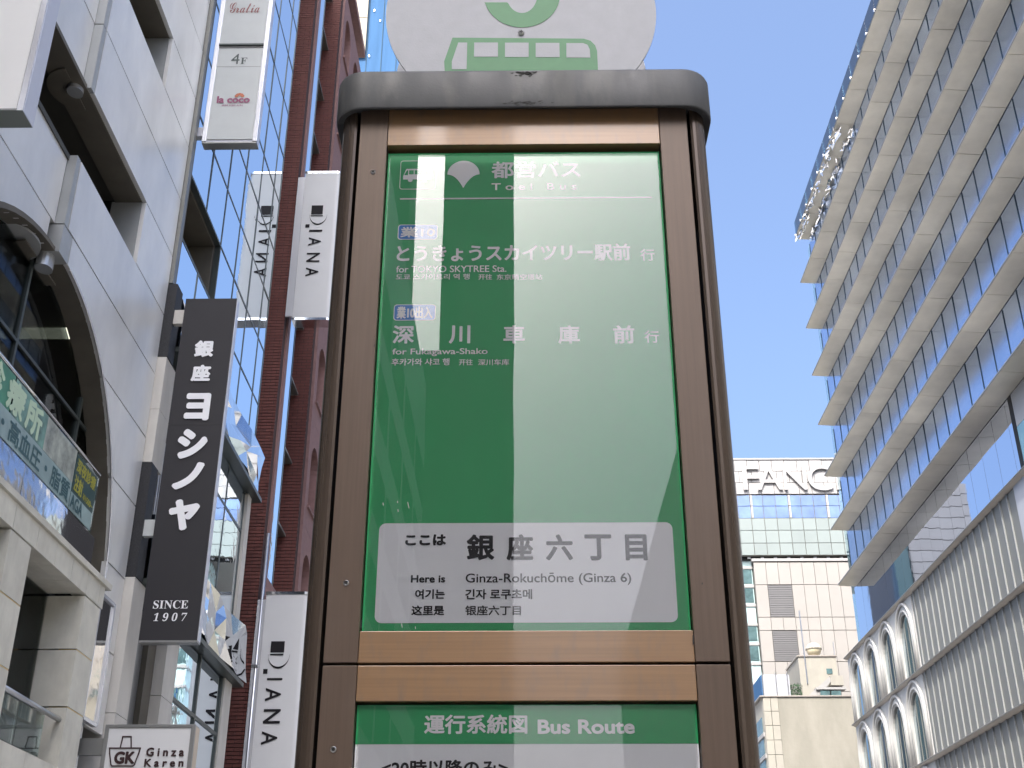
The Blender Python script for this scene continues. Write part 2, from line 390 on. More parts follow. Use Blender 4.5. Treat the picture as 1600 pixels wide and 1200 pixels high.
# leaf emblem (fan shape)
x0, x1, z0, z1 = rect_y(699, 251.5, 749.5, 294, YT); cx = (x0+x1)/2; R = (x1-x0)/2; zc = z1-(z1-z0)*.50
pts = [(cx+R*c(math.radians(t)), zc+(z1-zc)*s(math.radians(t))) for t in range(0, 181, 12)]
for k in range(1, 8):
    t = k/8; pts.append((x0+(cx-x0)*(t), zc-(zc-z0)*(t**2.2)*.95 - (zc-z0)*.05*t if t < 1 else z0))
pts.append((cx, z0))
for k in range(7, 0, -1):
    t = k/8; pts.append((x1+(cx-x1)*t, zc-(zc-z0)*(t**2.2)*.95-(zc-z0)*.05*t))
MB().prism(pts, YT, YT-.0004, 'y').build('leaf_emblem', M['ink_w'], B)
# bus pictogram in a rounded frame
x0, x1, z0, z1 = rect_y(625.5, 251.5, 681, 295.5, YT)
mb = MB(); stroke(mb, rrect(x0, x1, z0, z1, .004), .0009, YT, .0002, True); mb.build('pictogram_frame', M['ink_w'], B)
def bus(x0, x1, z0, z1, Y, body, win, parent, wheels=True):
    W, H = x1-x0, z1-z0
    P = lambda u, v: (x0+u*W, z0+v*H)
    pts = [P(0, .12), P(0, .42), P(.13, 1), P(.93, 1), P(.975, .95), P(1, .85), P(1, .12)]
    if wheels: pts = [P(0, .2), P(0, .45), P(.10, 1), P(.95, 1), P(1, .9), P(1, .2)]
    o = MB().prism(pts, Y, Y-.0004, 'y').build('bus_emblem', body, parent)
    wq = [[P(.04, .52), P(.04, .55), P(.125, .88), P(.165, .88), P(.165, .52)]]
    for k in range(4): wq.append([P(.20+k*.19, .58), P(.20+k*.19, .88), P(.36+k*.19, .88), P(.36+k*.19, .58)])
    for q in wq: MB().prism(q, Y-.0005, Y-.0007, 'y').build('bus_window', win, o)
    if wheels:
        for u in (.25, .75):
            cx_, cz_ = P(u, .15); r = H*.15
            MB().prism([(cx_+r*c(math.radians(t)), cz_+r*s(math.radians(t))) for t in range(0, 360, 24)], Y-.0002, Y-.0006, 'y').build('bus_wheel', body, o)
    return o
x0, x1, z0, z1 = rect_y(630, 264, 675.5, 284.5, YT); bus(x0, x1, z0, z1, YT, M['ink_w'], M['green'], B)
for (px, tb, tt) in (((621.7, 351, 683.8, 374.4), '業10', (626, 354.5, 680, 371)), ((615.2, 475.8, 680.6, 500.8), '業10出入', (620, 479, 676, 498))):
    x0, x1, z0, z1 = rect_y(*px, YT)
    MB().prism(rrect(x0, x1, z0, z1, .0045), YT, YT-.0002, 'y').build('number_badge', M['ink_w'], B)
    e = .0011; MB().prism(rrect(x0+e, x1-e, z0+e, z1-e, .0038), YT-.0003, YT-.0004, 'y').build('badge_field', M['badge'], B)
    text(tb, rect_y(*tt, YT-.0006), YT-.0006, M['ink_w'], B, bold=.035)
kt('とうきょうスカイツリー駅前', (620, 381.5, 985, 408.5), bold=.03)
kt('行', (1000.4, 389, 1022.8, 407.8), bold=.02)
kt('for TOKYO SKYTREE Sta.', (619, 415, 791.4, 425.6), bold=.02)
kt('도쿄 스카이트리 역 행', (618.5, 428, 733.9, 437.2), bold=.02)
kt('开往', (747.5, 428.3, 769, 437.2), bold=.02)
kt('东京晴空塔站', (776, 428.3, 847.6, 437.4), bold=.02)
for ch, x in (('深', 613.6), ('川', 701.4), ('車', 786.5), ('庫', 872), ('前', 958)):
    kt(ch, (x, 508.3, x+33.5, 537), bold=.03)
kt('行', (1007, 516.6, 1030, 536), bold=.02)
kt('for Fukagawa-Shako', (613, 544.3, 762, 556.6), bold=.02)
kt('후카가와 샤코 행', (612, 560, 702.3, 571.2), bold=.025)
kt('开往', (717, 561, 738.8, 571), bold=.02)
kt('深川车库', (746.9, 561, 795.6, 571), bold=.02)
x0, x1, z0, z1 = rect_y(589, 817, 1055, 973, YT)
PL = MB().prism(rrect(x0, x1, z0, z1, .009), YT, YT-.0003, 'y').build('name_plate', M['plate'], B)
YP = YT-.0007
def pt(body, px, **k): return text(body, rect_y(*px, YP), YP, M['ink_k'], B, **k)
pt('ここは', (633.3, 835, 697, 852.6), bold=.06)
for ch, a, b in (('銀', 729, 772.5), ('座', 791.5, 833), ('六', 853, 895), ('丁', 913.4, 955.7), ('目', 977, 1011)):
    pt(ch, (a, 835, b, 875.6), bold=.034)
pt('Here is', (642, 898.5, 695.7, 910.5), bold=.045)
pt('Ginza-Rokuchōme (Ginza 6)', (727.5, 895, 986.3, 914.5), bold=.012)
pt('여기는', (648.6, 920.8, 695, 936), bold=.035)
pt('긴자 로쿠초메', (727, 920.4, 831.5, 936.6), bold=.03)
pt('这里是', (642.9, 946, 694.2, 961.5), bold=.03)
pt('银座六丁目', (727, 946, 814, 961.5), bold=.02)
# lower board
B2 = MB().box(-.2075, .2075, YB, YB+.004, .45, 1.9185).build('timetable_board', M['plate'], K)
zg = on_y(820, 1162.5, YB)[1]
MB().box(-.2075, .2075, YB-.0006, YB-.0002, zg, 1.9185).build('green_header', M['green'], B2)
Y2 = YB-.0010
text('運行系統図', rect_y(663, 1116.6, 824, 1147, Y2), Y2, M['ink_w'], B2, bold=.03)
text('Bus Route', rect_y(840, 1124, 991.7, 1147, Y2), Y2, M['ink_w'], B2, bold=.05)
text('<20時以降のみ>', rect_y(596, 1187, 793.7, 1214, YB-.0006), YB-.0006, M['ink_k'], B2, bold=.03)
# glass panes
MB().box(-.2040, .2040, 1.5055, 1.5085, 2.0085, 2.747).build('glass_pane', M['kglass'], K)
MB().box(-.2040, .2040, 1.5055, 1.5085, .45, 1.9165).build('glass_pane', M['kglass'], K)
# scratches in the film
mb = MB()
for k in range(20):
    px = random.choice([random.gauss(592, 8), random.gauss(620, 14), random.gauss(640, 10)]); py = random.uniform(770, 985); ln = random.uniform(6, 20); sl = random.uniform(.05, .3)
    if px < 590-(py-780)*.02+3: continue
    x, z = on_y(px, py, YT-.002); a = ln*.0004
    mb.prism([(x, z), (x+a*sl, z-a), (x+a*sl+.0005, z-a*.9), (x+.0006, z)], 1.5053, 1.5050, 'y')
mb.build('scratches', M['scratch'], K, kind='stuff')
# cap
def roundbox(x, y0, y1, z0, z1, r, n=8):
    pts = []
    for cx, cy, a in ((x-r, y0+r, -90), (x-r, y1-r, 0), (-x+r, y1-r, 90), (-x+r, y0+r, 180)):
        for k in range(n+1):
            t = math.radians(a+90*k/n); pts.append((cx+r*c(t), cy+r*s(t)))
    return pts
outer = roundbox(.2925, 1.478, 1.825, 0, 0, .045); n = len(outer)
def ring(ins, z): return [(x*(1-ins/.2925), 1.6515+(y-1.6515)*(1-ins/.1735), z) for x, y in outer]
lv = [ring(.0295, 2.835), ring(.0045, 2.817), ring(.0012, 2.815), ring(0, 2.818), ring(0, 2.884), ring(.0012, 2.888), ring(.0045, 2.890), ring(.15, 2.893)]
vs = [p for r_ in lv for p in r_]
fs = [(i*n+k, i*n+(k+1) % n, (i+1)*n+(k+1) % n, (i+1)*n+k) for i in range(len(lv)-1) for k in range(n)]+[tuple(range(n-1, -1, -1)), tuple(range((len(lv)-1)*n, len(lv)*n))]
cap = MB().add(vs, fs).build('cap', M['cap'], K, smooth=False)
for p in cap.data.polygons: p.use_smooth = abs(p.normal.z) < .5
mb = MB()
for k in range(90):       # scuffed patches on the cap front
    if k < 45: x = random.gauss(.004, .009); z = 2.884-abs(random.gauss(0, .004))
    else: x = random.gauss(.0, .014); z = 2.8225+random.gauss(0, .0016)
    a = random.uniform(.0006, .0022); 
    mb.prism([(x-a*1.6, z), (x-a*.3, z-a*.4), (x+a*1.5, z+a*.2), (x+a*.2, z+a*.5)], 1.4779, 1.4775, 'y')
mb.build('scuffs', M['capdirt'], cap, kind='stuff')
# round sign
XC, ZC, RR = -.0035, 3.125, .234
def disc(Y, nm):
    pts = [(XC+RR*c(2*math.pi*k/96), ZC+RR*s(2*math.pi*k/96)) for k in range(96)]
    return MB().prism(pts, Y, Y+.004, 'y').build(nm, M['disc'], K)
D1 = disc(1.600, 'round_sign'); D2 = disc(1.778, 'round_sign')
MB().box(-.03, .03, 1.604, 1.778, 2.89, 3.30).build('sign_bracket', M['cap'], K)
YD = 1.5996
def P(px, py): return on_y(px, py, YD)
body = [P(697, 148), P(694, 96), P(707, 59), P(912, 60.5), P(923, 64), P(930, 71), P(933, 80), P(936, 148)]
bo = MB().prism(body, YD, YD-.0004, 'y').build('bus_emblem', M['green2'], D1)
for q in ([(706, 96), (716, 66.5), (730, 66.5), (729, 108), (706, 108)], [(741, 66.5), (778, 66.5), (778, 88.5), (740.5, 88.5)], [(789, 66.7), (826, 66.7), (826, 89), (789, 89)],
          [(837, 67), (874, 67), (874.5, 89.3), (837, 89.3)], [(885, 67.3), (911, 67.3), (918, 70), (921.5, 77), (922.5, 90), (885, 89.8)]):
    MB().prism([on_y(a, b, YD-.0008) for a, b in q], YD-.0005, YD-.0009, 'y').build('bus_window', M['disc'], bo)
# figure 5
cxp = 815.5
pts = []
for k in range(0, 25):
    t = math.radians(-5+185*k/24)      # outer arc of the bowl
    pts.append((cxp+59.5*c(t), -8+51*s(t)))
pts = [p for p in pts if not (p[0] < 790 and p[1] < 4)]
out_arc = pts
inn = []
for k in range(24, -1, -1):
    t = math.radians(-5+178*k/24); inn.append((cxp+24*c(t), -8+28.5*s(t)))
inn = [p for p in inn if not (p[0] < 800 and p[1] < 3.5)]
poly = [(875, -22)]+out_arc+[(757, 4), (792.5, 4)]+inn+[(839, -20), (820, -36), (776, -30), (765, -90), (868, -90), (868, -72), (795, -72), (800, -52), (850, -50)]
MB().prism([on_y(a, b, YD) for a, b in poly], YD, YD-.0004, 'y').build('numeral', M['green2'], D1)
x, z = P(814.5, 52); n = 12
mb = MB(); pr = [(.0055, 0), (.0052, .002), (.003, .0042), (0.0004, .005)]
mb.add([(x+r*c(2*math.pi*k/n), YD-h, z+r*s(2*math.pi*k/n)) for r, h in pr for k in range(n)], [(i*n+k, i*n+(k+1) % n, (i+1)*n+(k+1) % n, (i+1)*n+k) for i in range(3) for k in range(n)])
so = mb.build('screw', M['screw'], D1, smooth=True)
mb = MB(); mb.box(x-.003, x+.003, YD-.0056, YD-.0046, z-.0006, z+.0006); mb.box(x-.0006, x+.0006, YD-.0057, YD-.0045, z-.003, z+.003); mb.build('screw_slot', M['seam'], so)
exec_after = []
# ================================================================ LEFT: SILVER BUILDING
XL = -5.5
S = thing('silver_building', 'silver metal panelled building with dark slots and a great arched opening, at the left edge', 'building', (-7, 11, 0))
MB().box(-22, -7.4, 3.5, 16.05, 0, 42).build('building_core', M['olive'], S)
CY, CZ, CR = 12.2, 6.35, 3.13
def zarch(y):
    d = CR*CR-(y-CY)**2
    return CZ+math.sqrt(d) if d > 0 else None
def panel(y0, y1, z0, z1, x, m=None):
    g = .011; y0 += g; y1 -= g; z0 += g; z1 -= g
    # clip against arch + its straight jamb
    if z0 > CZ+CR or y0 > CY+CR or y1 < CY-CR:
        piece('panel', x-.06, x, y0, y1, z0, z1, M['silver'], S, tilt=.0012); return
    N_ = 28; low = []
    for k in range(N_+1):
        y = y0+(y1-y0)*k/N_; za = zarch(y)
        b = z0 if za is None else max(z0, za)
        low.append((y, min(b, z1)))
    # cell parts where low<z1
    seg = []; cur = []
    for p in low:
        if p[1] < z1-.003: cur.append(p)
        elif cur: seg.append(cur); cur = []
    if cur: seg.append(cur)
    for q in seg:
        if len(q) < 2: continue
        if q[0][0] > y0+1e-4: 
            q = [(q[0][0]-(y1-y0)/N_*.6, z1)]+q
        poly = q+[(q[-1][0], z1)]+([(q[0][0], z1)] if q[0][1] < z1-.001 else [])
        MB().prism(poly, x-.06, x, 'x').build('panel', M['silver'], S)
ZJ = [4.6, 5.65, 6.7, 7.77, 8.83, 9.86, 10.88, 11.93, 13.0, 14.05, 15.05, 16.1, 17.15, 18.2, 19.25, 20.3, 21.4, 22.5, 24, 26, 28, 31, 34, 38, 42]
for i in range(len(ZJ)-1):
    z0, z1 = ZJ[i], ZJ[i+1]
    slot = abs(z0-10.88) < .01 or abs(z0-14.05) < .01 or abs(z0-17.15) < .01
    # left field (set back a little), right field
    if not slot:
        if z0 > 9.8:
            panel(4, 8, z0, z1, -5.62); panel(8, 12.13, z0, z1, -5.62)
            panel(12.25, 16.1, z0, z1, XL)
        else:
            if z1 > 8.8: panel(8.6, 12.0, z0, z1, -5.62)
            panel(12.42 if z1 > 9 else 12.6, 16.1, z0, z1, XL)
    else:
        panel(14.62, 16.1, z0, z1, XL)
# return strip between the two fields, broken at the slots
for i in range(len(ZJ)-1):
    z0, z1 = ZJ[i], ZJ[i+1]
    if z0 < 9.3 or abs(z0-10.88) < .01 or abs(z0-14.05) < .01 or abs(z0-17.15) < .01: continue
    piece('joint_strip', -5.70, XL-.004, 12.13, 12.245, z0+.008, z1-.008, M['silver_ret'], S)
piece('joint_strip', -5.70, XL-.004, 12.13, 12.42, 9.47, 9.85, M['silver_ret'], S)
# slots
for z0, z1 in ((10.88, 11.93), (14.05, 15.05), (17.15, 18.2)):
    piece('slot_soffit', -5.95, -5.56, 4, 14.62, z1-.012, z1+.05, M['soffit'], S)
    piece('slot_ceiling', -6.9, -5.95, 4, 14.62, z1+.02, z1+.06, M['olive'], S)
    piece('slot_back', -7.0, -6.9, 4, 14.62, z0, z1+.1, M['darkroom'], S)
    piece('slot_floor', -6.9, -5.60, 4, 14.62, z0-.08, z0-.01, M['olive'], S)
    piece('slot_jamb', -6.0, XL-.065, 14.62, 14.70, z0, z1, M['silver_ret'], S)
    cm = MB(); cy = 12.13
    pts = [(-5.70+.10*c(math.radians(t)), cy+.12*s(math.radians(t))) for t in range(0, 360, 20)]
    cm.prism(pts, z1-.07, z1+.1, 'z'); cm.build('column', M['col_metal'], S)
    mb = MB(); 
    for a in range(90, 271, 15):
        pass
    ro = [(-5.70+.34*c(math.radians(t)), cy+.40*s(math.radians(t))) for t in range(90, 271, 12)]
    ri = [(-5.70+.13*c(math.radians(t)), cy+.15*s(math.radians(t))) for t in range(270, 89, -12)]
    mb.prism(ro+ri, z1-.035, z1-.013, 'z'); mb.build('collar', M['soffit'], S)
# arch reveal (soffit swept round the arch) and white edge trim
def arcpts(r, a0=0, a1=180, n=40): return [(CY+r*c(math.radians(a0+(a1-a0)*k/n)), CZ+r*s(math.radians(a0+(a1-a0)*k/n))) for k in range(n+1)]
path = [(CY+CR, 2.5)]+arcpts(CR)+[(CY-CR, 2.5)]
mb = MB(); vs = []
for y, z in path: vs += [(-5.555, y, z), (-5.83, y, z), (-5.83, y+(.05 if y > CY else -.05), z+.05), (-5.555, y+(.05 if y > CY else -.05), z+.05)]
fs = [(4*i+k, 4*i+(k+1) % 4, 4*(i+1)+(k+1) % 4, 4*(i+1)+k) for i in range(len(path)-1) for k in range(4)]
mb.add(vs, fs).build('arch_reveal', M['soffit'], S)
tp_path = [(XL+.002, CY+(CR-.012)*c(math.radians(a)), CZ+(CR-.012)*s(math.radians(a))) for a in range(0, 87, 3)]
MB().tube([(XL+.002, CY+CR-.012, 3)]+tp_path, .014, 6).build('arch_trim', M['alu'], S)
# glass wall set in the arch, with frames, dark rooms behind
MB().box(-9.5, -9.4, 8, 15.3, 2, 9.6).build('room_wall', M['darkroom'], S)
MB().box(-9.5, -6.1, 8, 15.3, 9.5, 9.6).build('room_ceiling', M['olive'], S)
MB().box(-9.5, -6.1, 15.33, 15.4, 2, 9.6).build('room_wall', M['darkroom'], S)
MB().box(-9.5, -6.1, 8, 15.3, 6.2, 6.3).build('room_floor', M['darkroom'], S)
gl = [(y, z) for y, z in path]
MB().prism(gl, -5.85, -5.84, 'x').build('arch_glass', pane_mat('arch_glass_clear', -.06, tint=(.55, .6, .6)), S)
for y in (10.6, 12.2, 14.35): piece('glass_frame', -5.88, -5.81, y-.025, y+.025, 6.3, min(9.4, zarch(y)), M['mull'], S)
piece('glass_frame', -5.88, -5.81, 9.2, 15.2, 8.28, 8.32, M['mull'], S)
def on_z(px, py, z):
    d = ray(px, py); t = (z-1.6)/d.z
    return (t*d.x, t*d.y)
for pa, pb in (((6, 530), (57, 516)), ((64, 530), (108, 516))):
    a_, b_ = on_z(*pa, 9.44), on_z(*pb, 9.44)
    piece('ceiling_lamp', min(a_[0], b_[0]), max(a_[0], b_[0]), min(a_[1], b_[1]), max(a_[1], b_[1]), 9.44, 9.48, M['lamp'], S)
for (px, py, r) in ((8, 430, .5), (-8, 376, .5)):
    x, y = on_z(px, py, 9.38)
    MB().prism([(x+r*c(math.radians(t)), y+r*s(math.radians(t))) for t in range(0, 360, 12)], 9.38, 9.41, 'z').build('ceiling_disc', M['silver_ret'], S)
for (x, y) in (on_z(8, 376, 9.36), on_z(50, 435, 9.36), on_z(86, 488, 9.36)):
    MB().prism([(x+.07*c(math.radians(t)), y+.07*s(math.radians(t))) for t in range(0, 360, 24)], 9.36, 9.375, 'z').build('downlight', M['seam'], S)
ro = [(-5.72+.42*c(math.radians(t)), 12.2+.5*s(math.radians(t))) for t in range(90, 271, 12)]; ri = [(-5.72+.13*c(math.radians(t)), 12.2+.15*s(math.radians(t))) for t in range(270, 89, -12)]
MB().prism(ro+ri, 9.34, 9.36, 'z').build('collar', M['soffit'], S)
MB().prism([(-5.70+.10*c(math.radians(t)), 12.25+.13*s(math.radians(t))) for t in range(0, 360, 20)], 9.30, 9.6, 'z').build('column', M['col_metal'], S)
# balcony: glass balustrade with printed film, handrail, polished band
BAL = thing('balcony_rail', 'glass balcony rail printed with green clinic lettering inside the silver arch', 'balcony', (-5.5, 12, 6.7))
yb = [8.6, 10.2, 11.62, 13.05, 14.47]
for k in range(4):
    piece('glass_panel', -5.475, -5.463, yb[k]+.01, yb[k+1]-.01, 6.78, 7.55, M['bpane'], BAL)
MB().tube([(-5.47, 8.6, 7.575), (-5.47, 14.47, 7.575)], .022, 10).build('handrail', M['chrome'], BAL, smooth=True)
MB().box(-5.4625, -5.458, 8.6, 11.60, 7.12, 7.53).build('green_film', M['gfilm'], BAL)
MB().box(-5.4625, -5.458, 11.64, 12.6, 7.12, 7.53).build('mottled_film', mat('mottled_film', (.16, .30, .24), .4, var=.7, vscale=3.2), BAL)
MB().box(-5.4625, -5.458, 12.6, 13.6, 7.12, 7.53).build('pale_film', mat('pale_mottled_film', (.34, .36, .30), .4, var=.5, vscale=6), BAL)
MB().box(-5.4625, -5.458, 8.6, 13.6, 6.80, 7.118).build('pale_strip', M['tfilm'], BAL)
MB().box(-5.4625, -5.458, 13.62, 14.40, 7.02, 7.50).build('dark_film', M['dfilm'], BAL)
MB().box(-5.4625, -5.458, 13.62, 14.40, 6.80, 7.018).build('pale_strip', M['tfilm'], BAL)
def text_x(body, y0, y1, z0, z1, x, m, parent, bold=0):
    """writing on a wall that faces east (+x), read from the street: runs towards +y"""
    vs, fs = glyphs(body)
    X0 = min(v.x for v in vs); X1 = max(v.x for v in vs); Z0 = min(v.y for v in vs); Z1 = max(v.y for v in vs)
    b = bold*(z1-z0); mb = MB()
    for i, (dx, dz) in enumerate([(0, 0)]+([(b*c(math.pi/4*k), b*s(math.pi/4*k)) for k in range(8)] if b else [])):
        mb.add([(x+i*.0004, y0+(v.x-X0)/(X1-X0)*(y1-y0)+dx, z0+(v.y-Z0)/(Z1-Z0)*(z1-z0)+dz) for v in vs], fs)
    me = bpy.data.meshes.new('lettering'); me.from_pydata(mb.v, [], mb.f); me.materials.append(m)
    o = bpy.data.objects.new('lettering', me); COL.objects.link(o); o.parent = parent; o.location = -origin_of(parent)
M['paleink'] = mat('pale_green_ink', (.55, .70, .50), .5)
for ch, a, b in (('般', 10.30, 10.80), ('診', 10.90, 11.35), ('療', 11.48, 11.93), ('所', 12.02, 12.45)):
    text_x(ch, a, b, 7.15, 7.50, -5.457, M['paleink'], BAL, .05)
text_x('糖尿病・高血圧・脂質', 10.4, 13.55, 6.84, 7.08, -5.457, mat('teal_ink', (.05, .12, .13), .5), BAL, .03)
text_x('深夜診療', 13.66, 14.34, 7.30, 7.47, -5.457, M['yfilm'], BAL, .03)
text_x('注射', 13.66, 13.95, 7.06, 7.26, -5.457, M['yfilm'], BAL, .03)
text_x('¥1500~', 14.0, 14.35, 7.06, 7.14, -5.457, M['yfilm'], BAL, .03)
text_x('AGA', 13.64, 14.05, 6.84, 7.0, -5.457, mat('teal_ink2', (.04, .10, .11), .5), BAL, .05)
for a, b in ((8.6, 11.0), (11.0, 12.2), (12.2, 14.6)):
    piece('polished_band', -5.46, -5.44, a+.004, b-.004, 6.28, 6.76, M['steel'], BAL, tilt=.004)
piece('band_return', -5.60, -5.47, 14.605, 14.63, 6.28, 6.76, M['steel_b'], BAL)
# ---------------- beige stone storefront frame
ST = thing('stone_shopfront', 'beige stone framed shopfront with glass balcony below the silver arch, lower left corner', 'shopfront', (-5.6, 12, 0))
XS = -5.38
ys = [7.0, 8.3, 9.6, 10.9, 12.05, 12.72, 13.30, 13.85, 14.40, 14.88, 15.06]
for a, b in zip(ys, ys[1:]): piece('stone_block', -5.56, XS, a+.006, b-.006, 5.98, 6.26, M['stone'], ST)
for a, b in zip(ys[:-1], ys[1:-1]): piece('stone_block', -5.56, XS+.03, a+.34, b+.335, 6.268, 6.34, M['stone'], ST)
for a, b in ((8.0, 9.5), (9.5, 11.0), (11.0, 12.0), (12.72, 13.30), (13.30, 13.85), (13.85, 14.40)):
    piece('soffit_slab', -5.92, -5.565, a+.004, b-.004, 5.985, 6.03, M['stone'], ST)
for y0, y1 in ((12.02, 12.60), (14.40, 14.98)):
    for z0, z1 in ((3.0, 3.9), (3.9, 4.62), (4.62, 5.30), (5.30, 5.965)):
        piece('stone_block', -5.92, XS, y0, y1, z0+.009, z1-.009, M['stone'], ST)
    for z in (3.9, 4.62, 5.30): piece('brass_joint', -5.60, XS-.003, y0+.01, y1-.004, z-.006, z+.006, M['brass'], ST)
ys = [7, 8.5, 10, 11.3, 12.3, 13.45, 14.25, 15.0]
for a, b in zip(ys, ys[1:]): piece('stone_block', -5.56, XS-.01, a+.004, b-.004, 3.62, 3.94, M['stone'], ST)
piece('ledge', -5.62, XS+.05, 7, 15.0, 3.50, 3.60, M['ledge'], ST)
piece('lower_wall', -5.6, XS-.04, 7, 15.0, 2.6, 3.50, M['ledge'], ST)
for a, b in ((12.66, 13.22), (13.24, 13.98), (8, 10), (10, 12)): piece('glass_panel', -5.475, -5.463, a, b, 3.98, 4.44, M['bpane'], ST)
MB().tube([(-5.45, 12.62, 4.47), (-5.45, 14.42, 4.47)], .03, 10).build('handrail', M['steel_b'], ST, smooth=True)
MB().tube([(-5.45, 7, 4.47), (-5.45, 12.0, 4.47)], .03, 10).build('handrail', M['steel_b'], ST, smooth=True)
piece('shop_back', -7.6, -7.5, 7, 15, 2.5, 6.1, M['darkroom'], ST)
piece('shop_ceiling', -7.5, -5.95, 7, 15, 6.04, 6.1, M['darkroom'], ST)
piece('shop_end', -7.5, -5.95, 14.99, 15.05, 2.5, 6.1, M['darkroom'], ST)
for y in (12.9, 13.15): piece('window_frame', -6.3, -6.22, y, y+.09, 3.6, 5.9, M['soffit'], ST)
for y in (13.75, 14.0): MB().tube([(-6.1, y, 3.6), (-6.1, y, 6.0)], .03, 8).build('steel_post', M['steel_b'], ST, smooth=True)
piece('window_frame', -6.3, -6.24, 12.62, 13.2, 5.55, 5.68, M['soffit'], ST)
for a, b in ((7.2, 9.5), (9.6, 11.95), (12.62, 14.4)): piece('window_pane', -6.35, -6.34, a, b, 3.6, 5.98, M['wpane'], ST)
# polished advertising panel beside the frame
PO = thing('mirror_panel', 'tall polished metal panel with pale frame between stone column and grey strip', 'panel', (-5.4, 15.2, 4.6))
piece('panel_face', -5.43, -5.41, 15.02, 15.52, 4.66, 6.15, M['steel'], PO)
for a in (14.99, 15.52): piece('panel_frame', -5.45, -5.385, a, a+.04, 4.62, 6.19, M['alu'], PO)
for a in (4.60, 6.15): piece('panel_frame', -5.45, -5.387, 15.03, 15.52, a, a+.045, M['alu'], PO)
# ================================================================ LEFT: GLASS BUILDING
G = thing('glass_building', 'narrow mirror glass building with dark mullions between silver panels and red brick', 'building', (-7, 19, 0))
MB().box(-24, -6.6, 16.3, 22.6, 0, 36).build('building_core', M['olive'], G)
yv = [16.42, 17.5, 18.6, 19.72, 20.9, 22.05, 22.66]
zh = [11.46, 12.5, 13.76, 15.0, 16.27, 17.55, 18.8, 20.05, 21.35, 22.6, 23.85, 25.1, 26.4, 27.7, 29, 31, 33, 35]
for i in range(len(yv)-1):
    for j in range(len(zh)-1):
        if j == 1 and i < 2: continue
        piece('window_pane', -5.54, -5.51, yv[i]+.02, yv[i+1]-.02, zh[j]+.02, zh[j+1]-.02, M['mirror'], G, tilt=.0022)
for y in yv:
    for j in range(len(zh)-1):
        if y == 17.5 and j == 1: continue
        piece('mullion', -5.60, -5.50, y-.022, y+.022, zh[j]+.022, zh[j+1]-.022, M['mull'], G)
for z in zh: piece('transom', -5.60, -5.503, 16.2, 22.68, z-.022, z+.022, M['mull'], G)
piece('edge_strip', -5.75, -5.44, 16.11, 16.24, 11.46, 36, M['mull_g'], G)
piece('edge_strip', -5.75, -5.47, 16.25, 16.36, 11.46, 36, M['soffit'], G)
# open window bay
for a in ((-6.5, -6.45, 16.44, 18.58, 12.52, 13.74),): piece('bay_back', *a, M['olive'], G)
piece('bay_ceiling', -6.45, -5.61, 16.44, 18.58, 13.69, 13.74, M['soffit'], G)
piece('bay_wall', -6.45, -5.61, 18.50, 18.56, 12.52, 13.68, M['soffit'], G)
# granite blocks, concrete pier, recess
for z0, z1 in ((10.17, 11.44), (6.75, 8.45)): piece('granite_block', -5.9, -5.36, 16.11, 16.42, z0, z1, M['granite'], G)
for z0, z1 in ((0, 2.4), (2.4, 4.9), (4.9, 6.745), (8.455, 9.3), (9.3, 10.165)): piece('concrete_pier', -5.9, -5.37, 16.11, 16.62, z0+.004, z1-.004, M['conc'], G)
def facets(y0, y1, z0, z1, ny, nz, x, nm):
    grid = {}
    for i in range(ny+1):
        for j in range(nz+1):
            oy = 0 if i in (0, ny) else random.uniform(-.25, .25)*(y1-y0)/ny
            oz = 0 if j in (0, nz) else random.uniform(-.25, .25)*(z1-z0)/nz
            grid[i, j] = (x+random.uniform(-.05, .07), y0+(y1-y0)*i/ny+oy, z0+(z1-z0)*j/nz+oz)
    for i in range(ny):
        for j in range(nz):
            q = [grid[i, j], grid[i+1, j], grid[i+1, j+1], grid[i, j+1]]
            for t in (((0, 1, 2), (0, 2, 3)) if random.random() < .5 else ((0, 1, 3), (1, 2, 3))):
                tri = [q[k] for k in t]; bk = [(p[0]-.05, p[1], p[2]) for p in tri]
                me = MB().add(tri+bk, [(0, 1, 2), (5, 4, 3), (0, 3, 4, 1), (1, 4, 5, 2), (2, 5, 3, 0)]).build('facet', M['facet'], nm)
facets(16.5, 22.85, 10.55, 11.40, 9, 3, -5.34, G); facets(16.5, 23.05, 6.86, 7.80, 10, 3, -5.32, G)
for z in (10.47, 6.78): piece('band_sill', -5.6, -5.30, 16.45, 22.9, z-.03, z+.05, M['mull'], G)
piece('band_back', -6.5, -5.42, 16.45, 22.66, 10.5, 11.42, M['darkroom'], G); piece('band_back', -6.5, -5.42, 16.45, 22.66, 6.83, 7.78, M['darkroom'], G)
# windows between the bands
for y0, y1 in ((18.9, 20.9), (20.94, 22.3)):
    for z0, z1 in ((7.85, 9.6), (9.64, 10.42)):
        piece('window_pane', -5.54, -5.51, y0+.03, y1-.03, z0, z1, M['mirror'], G, tilt=.002)
for y in (18.88, 20.92, 22.3): piece('mullion', -5.60, -5.50, y-.03, y+.03, 7.8, 10.44, M['mull'], G)
piece('transom', -5.60, -5.502, 18.9, 22.3, 9.59, 9.65, M['mull'], G)
piece('concrete_pier', -5.7, -5.45, 22.36, 22.66, 7.8, 10.43, M['conc'], G)
piece('recess_back', -6.4, -6.3, 16.6, 18.9, 7.8, 10.5, M['darkroom'], G)
piece('recess_ceiling', -6.3, -5.5, 16.62, 18.85, 10.30, 10.43, M['seam'], G)
for k in range(9):
    y = 16.72+k*.11
    MB().prism([(y, 7.85), (y+.045, 7.85), (y+.045, 9.0), (y, 9.0)], -5.50, -5.44, 'x').build('baluster', M['louv'], G)
piece('baluster_rail', -5.51, -5.43, 16.66, 17.8, 9.0, 9.06, M['louv'], G)
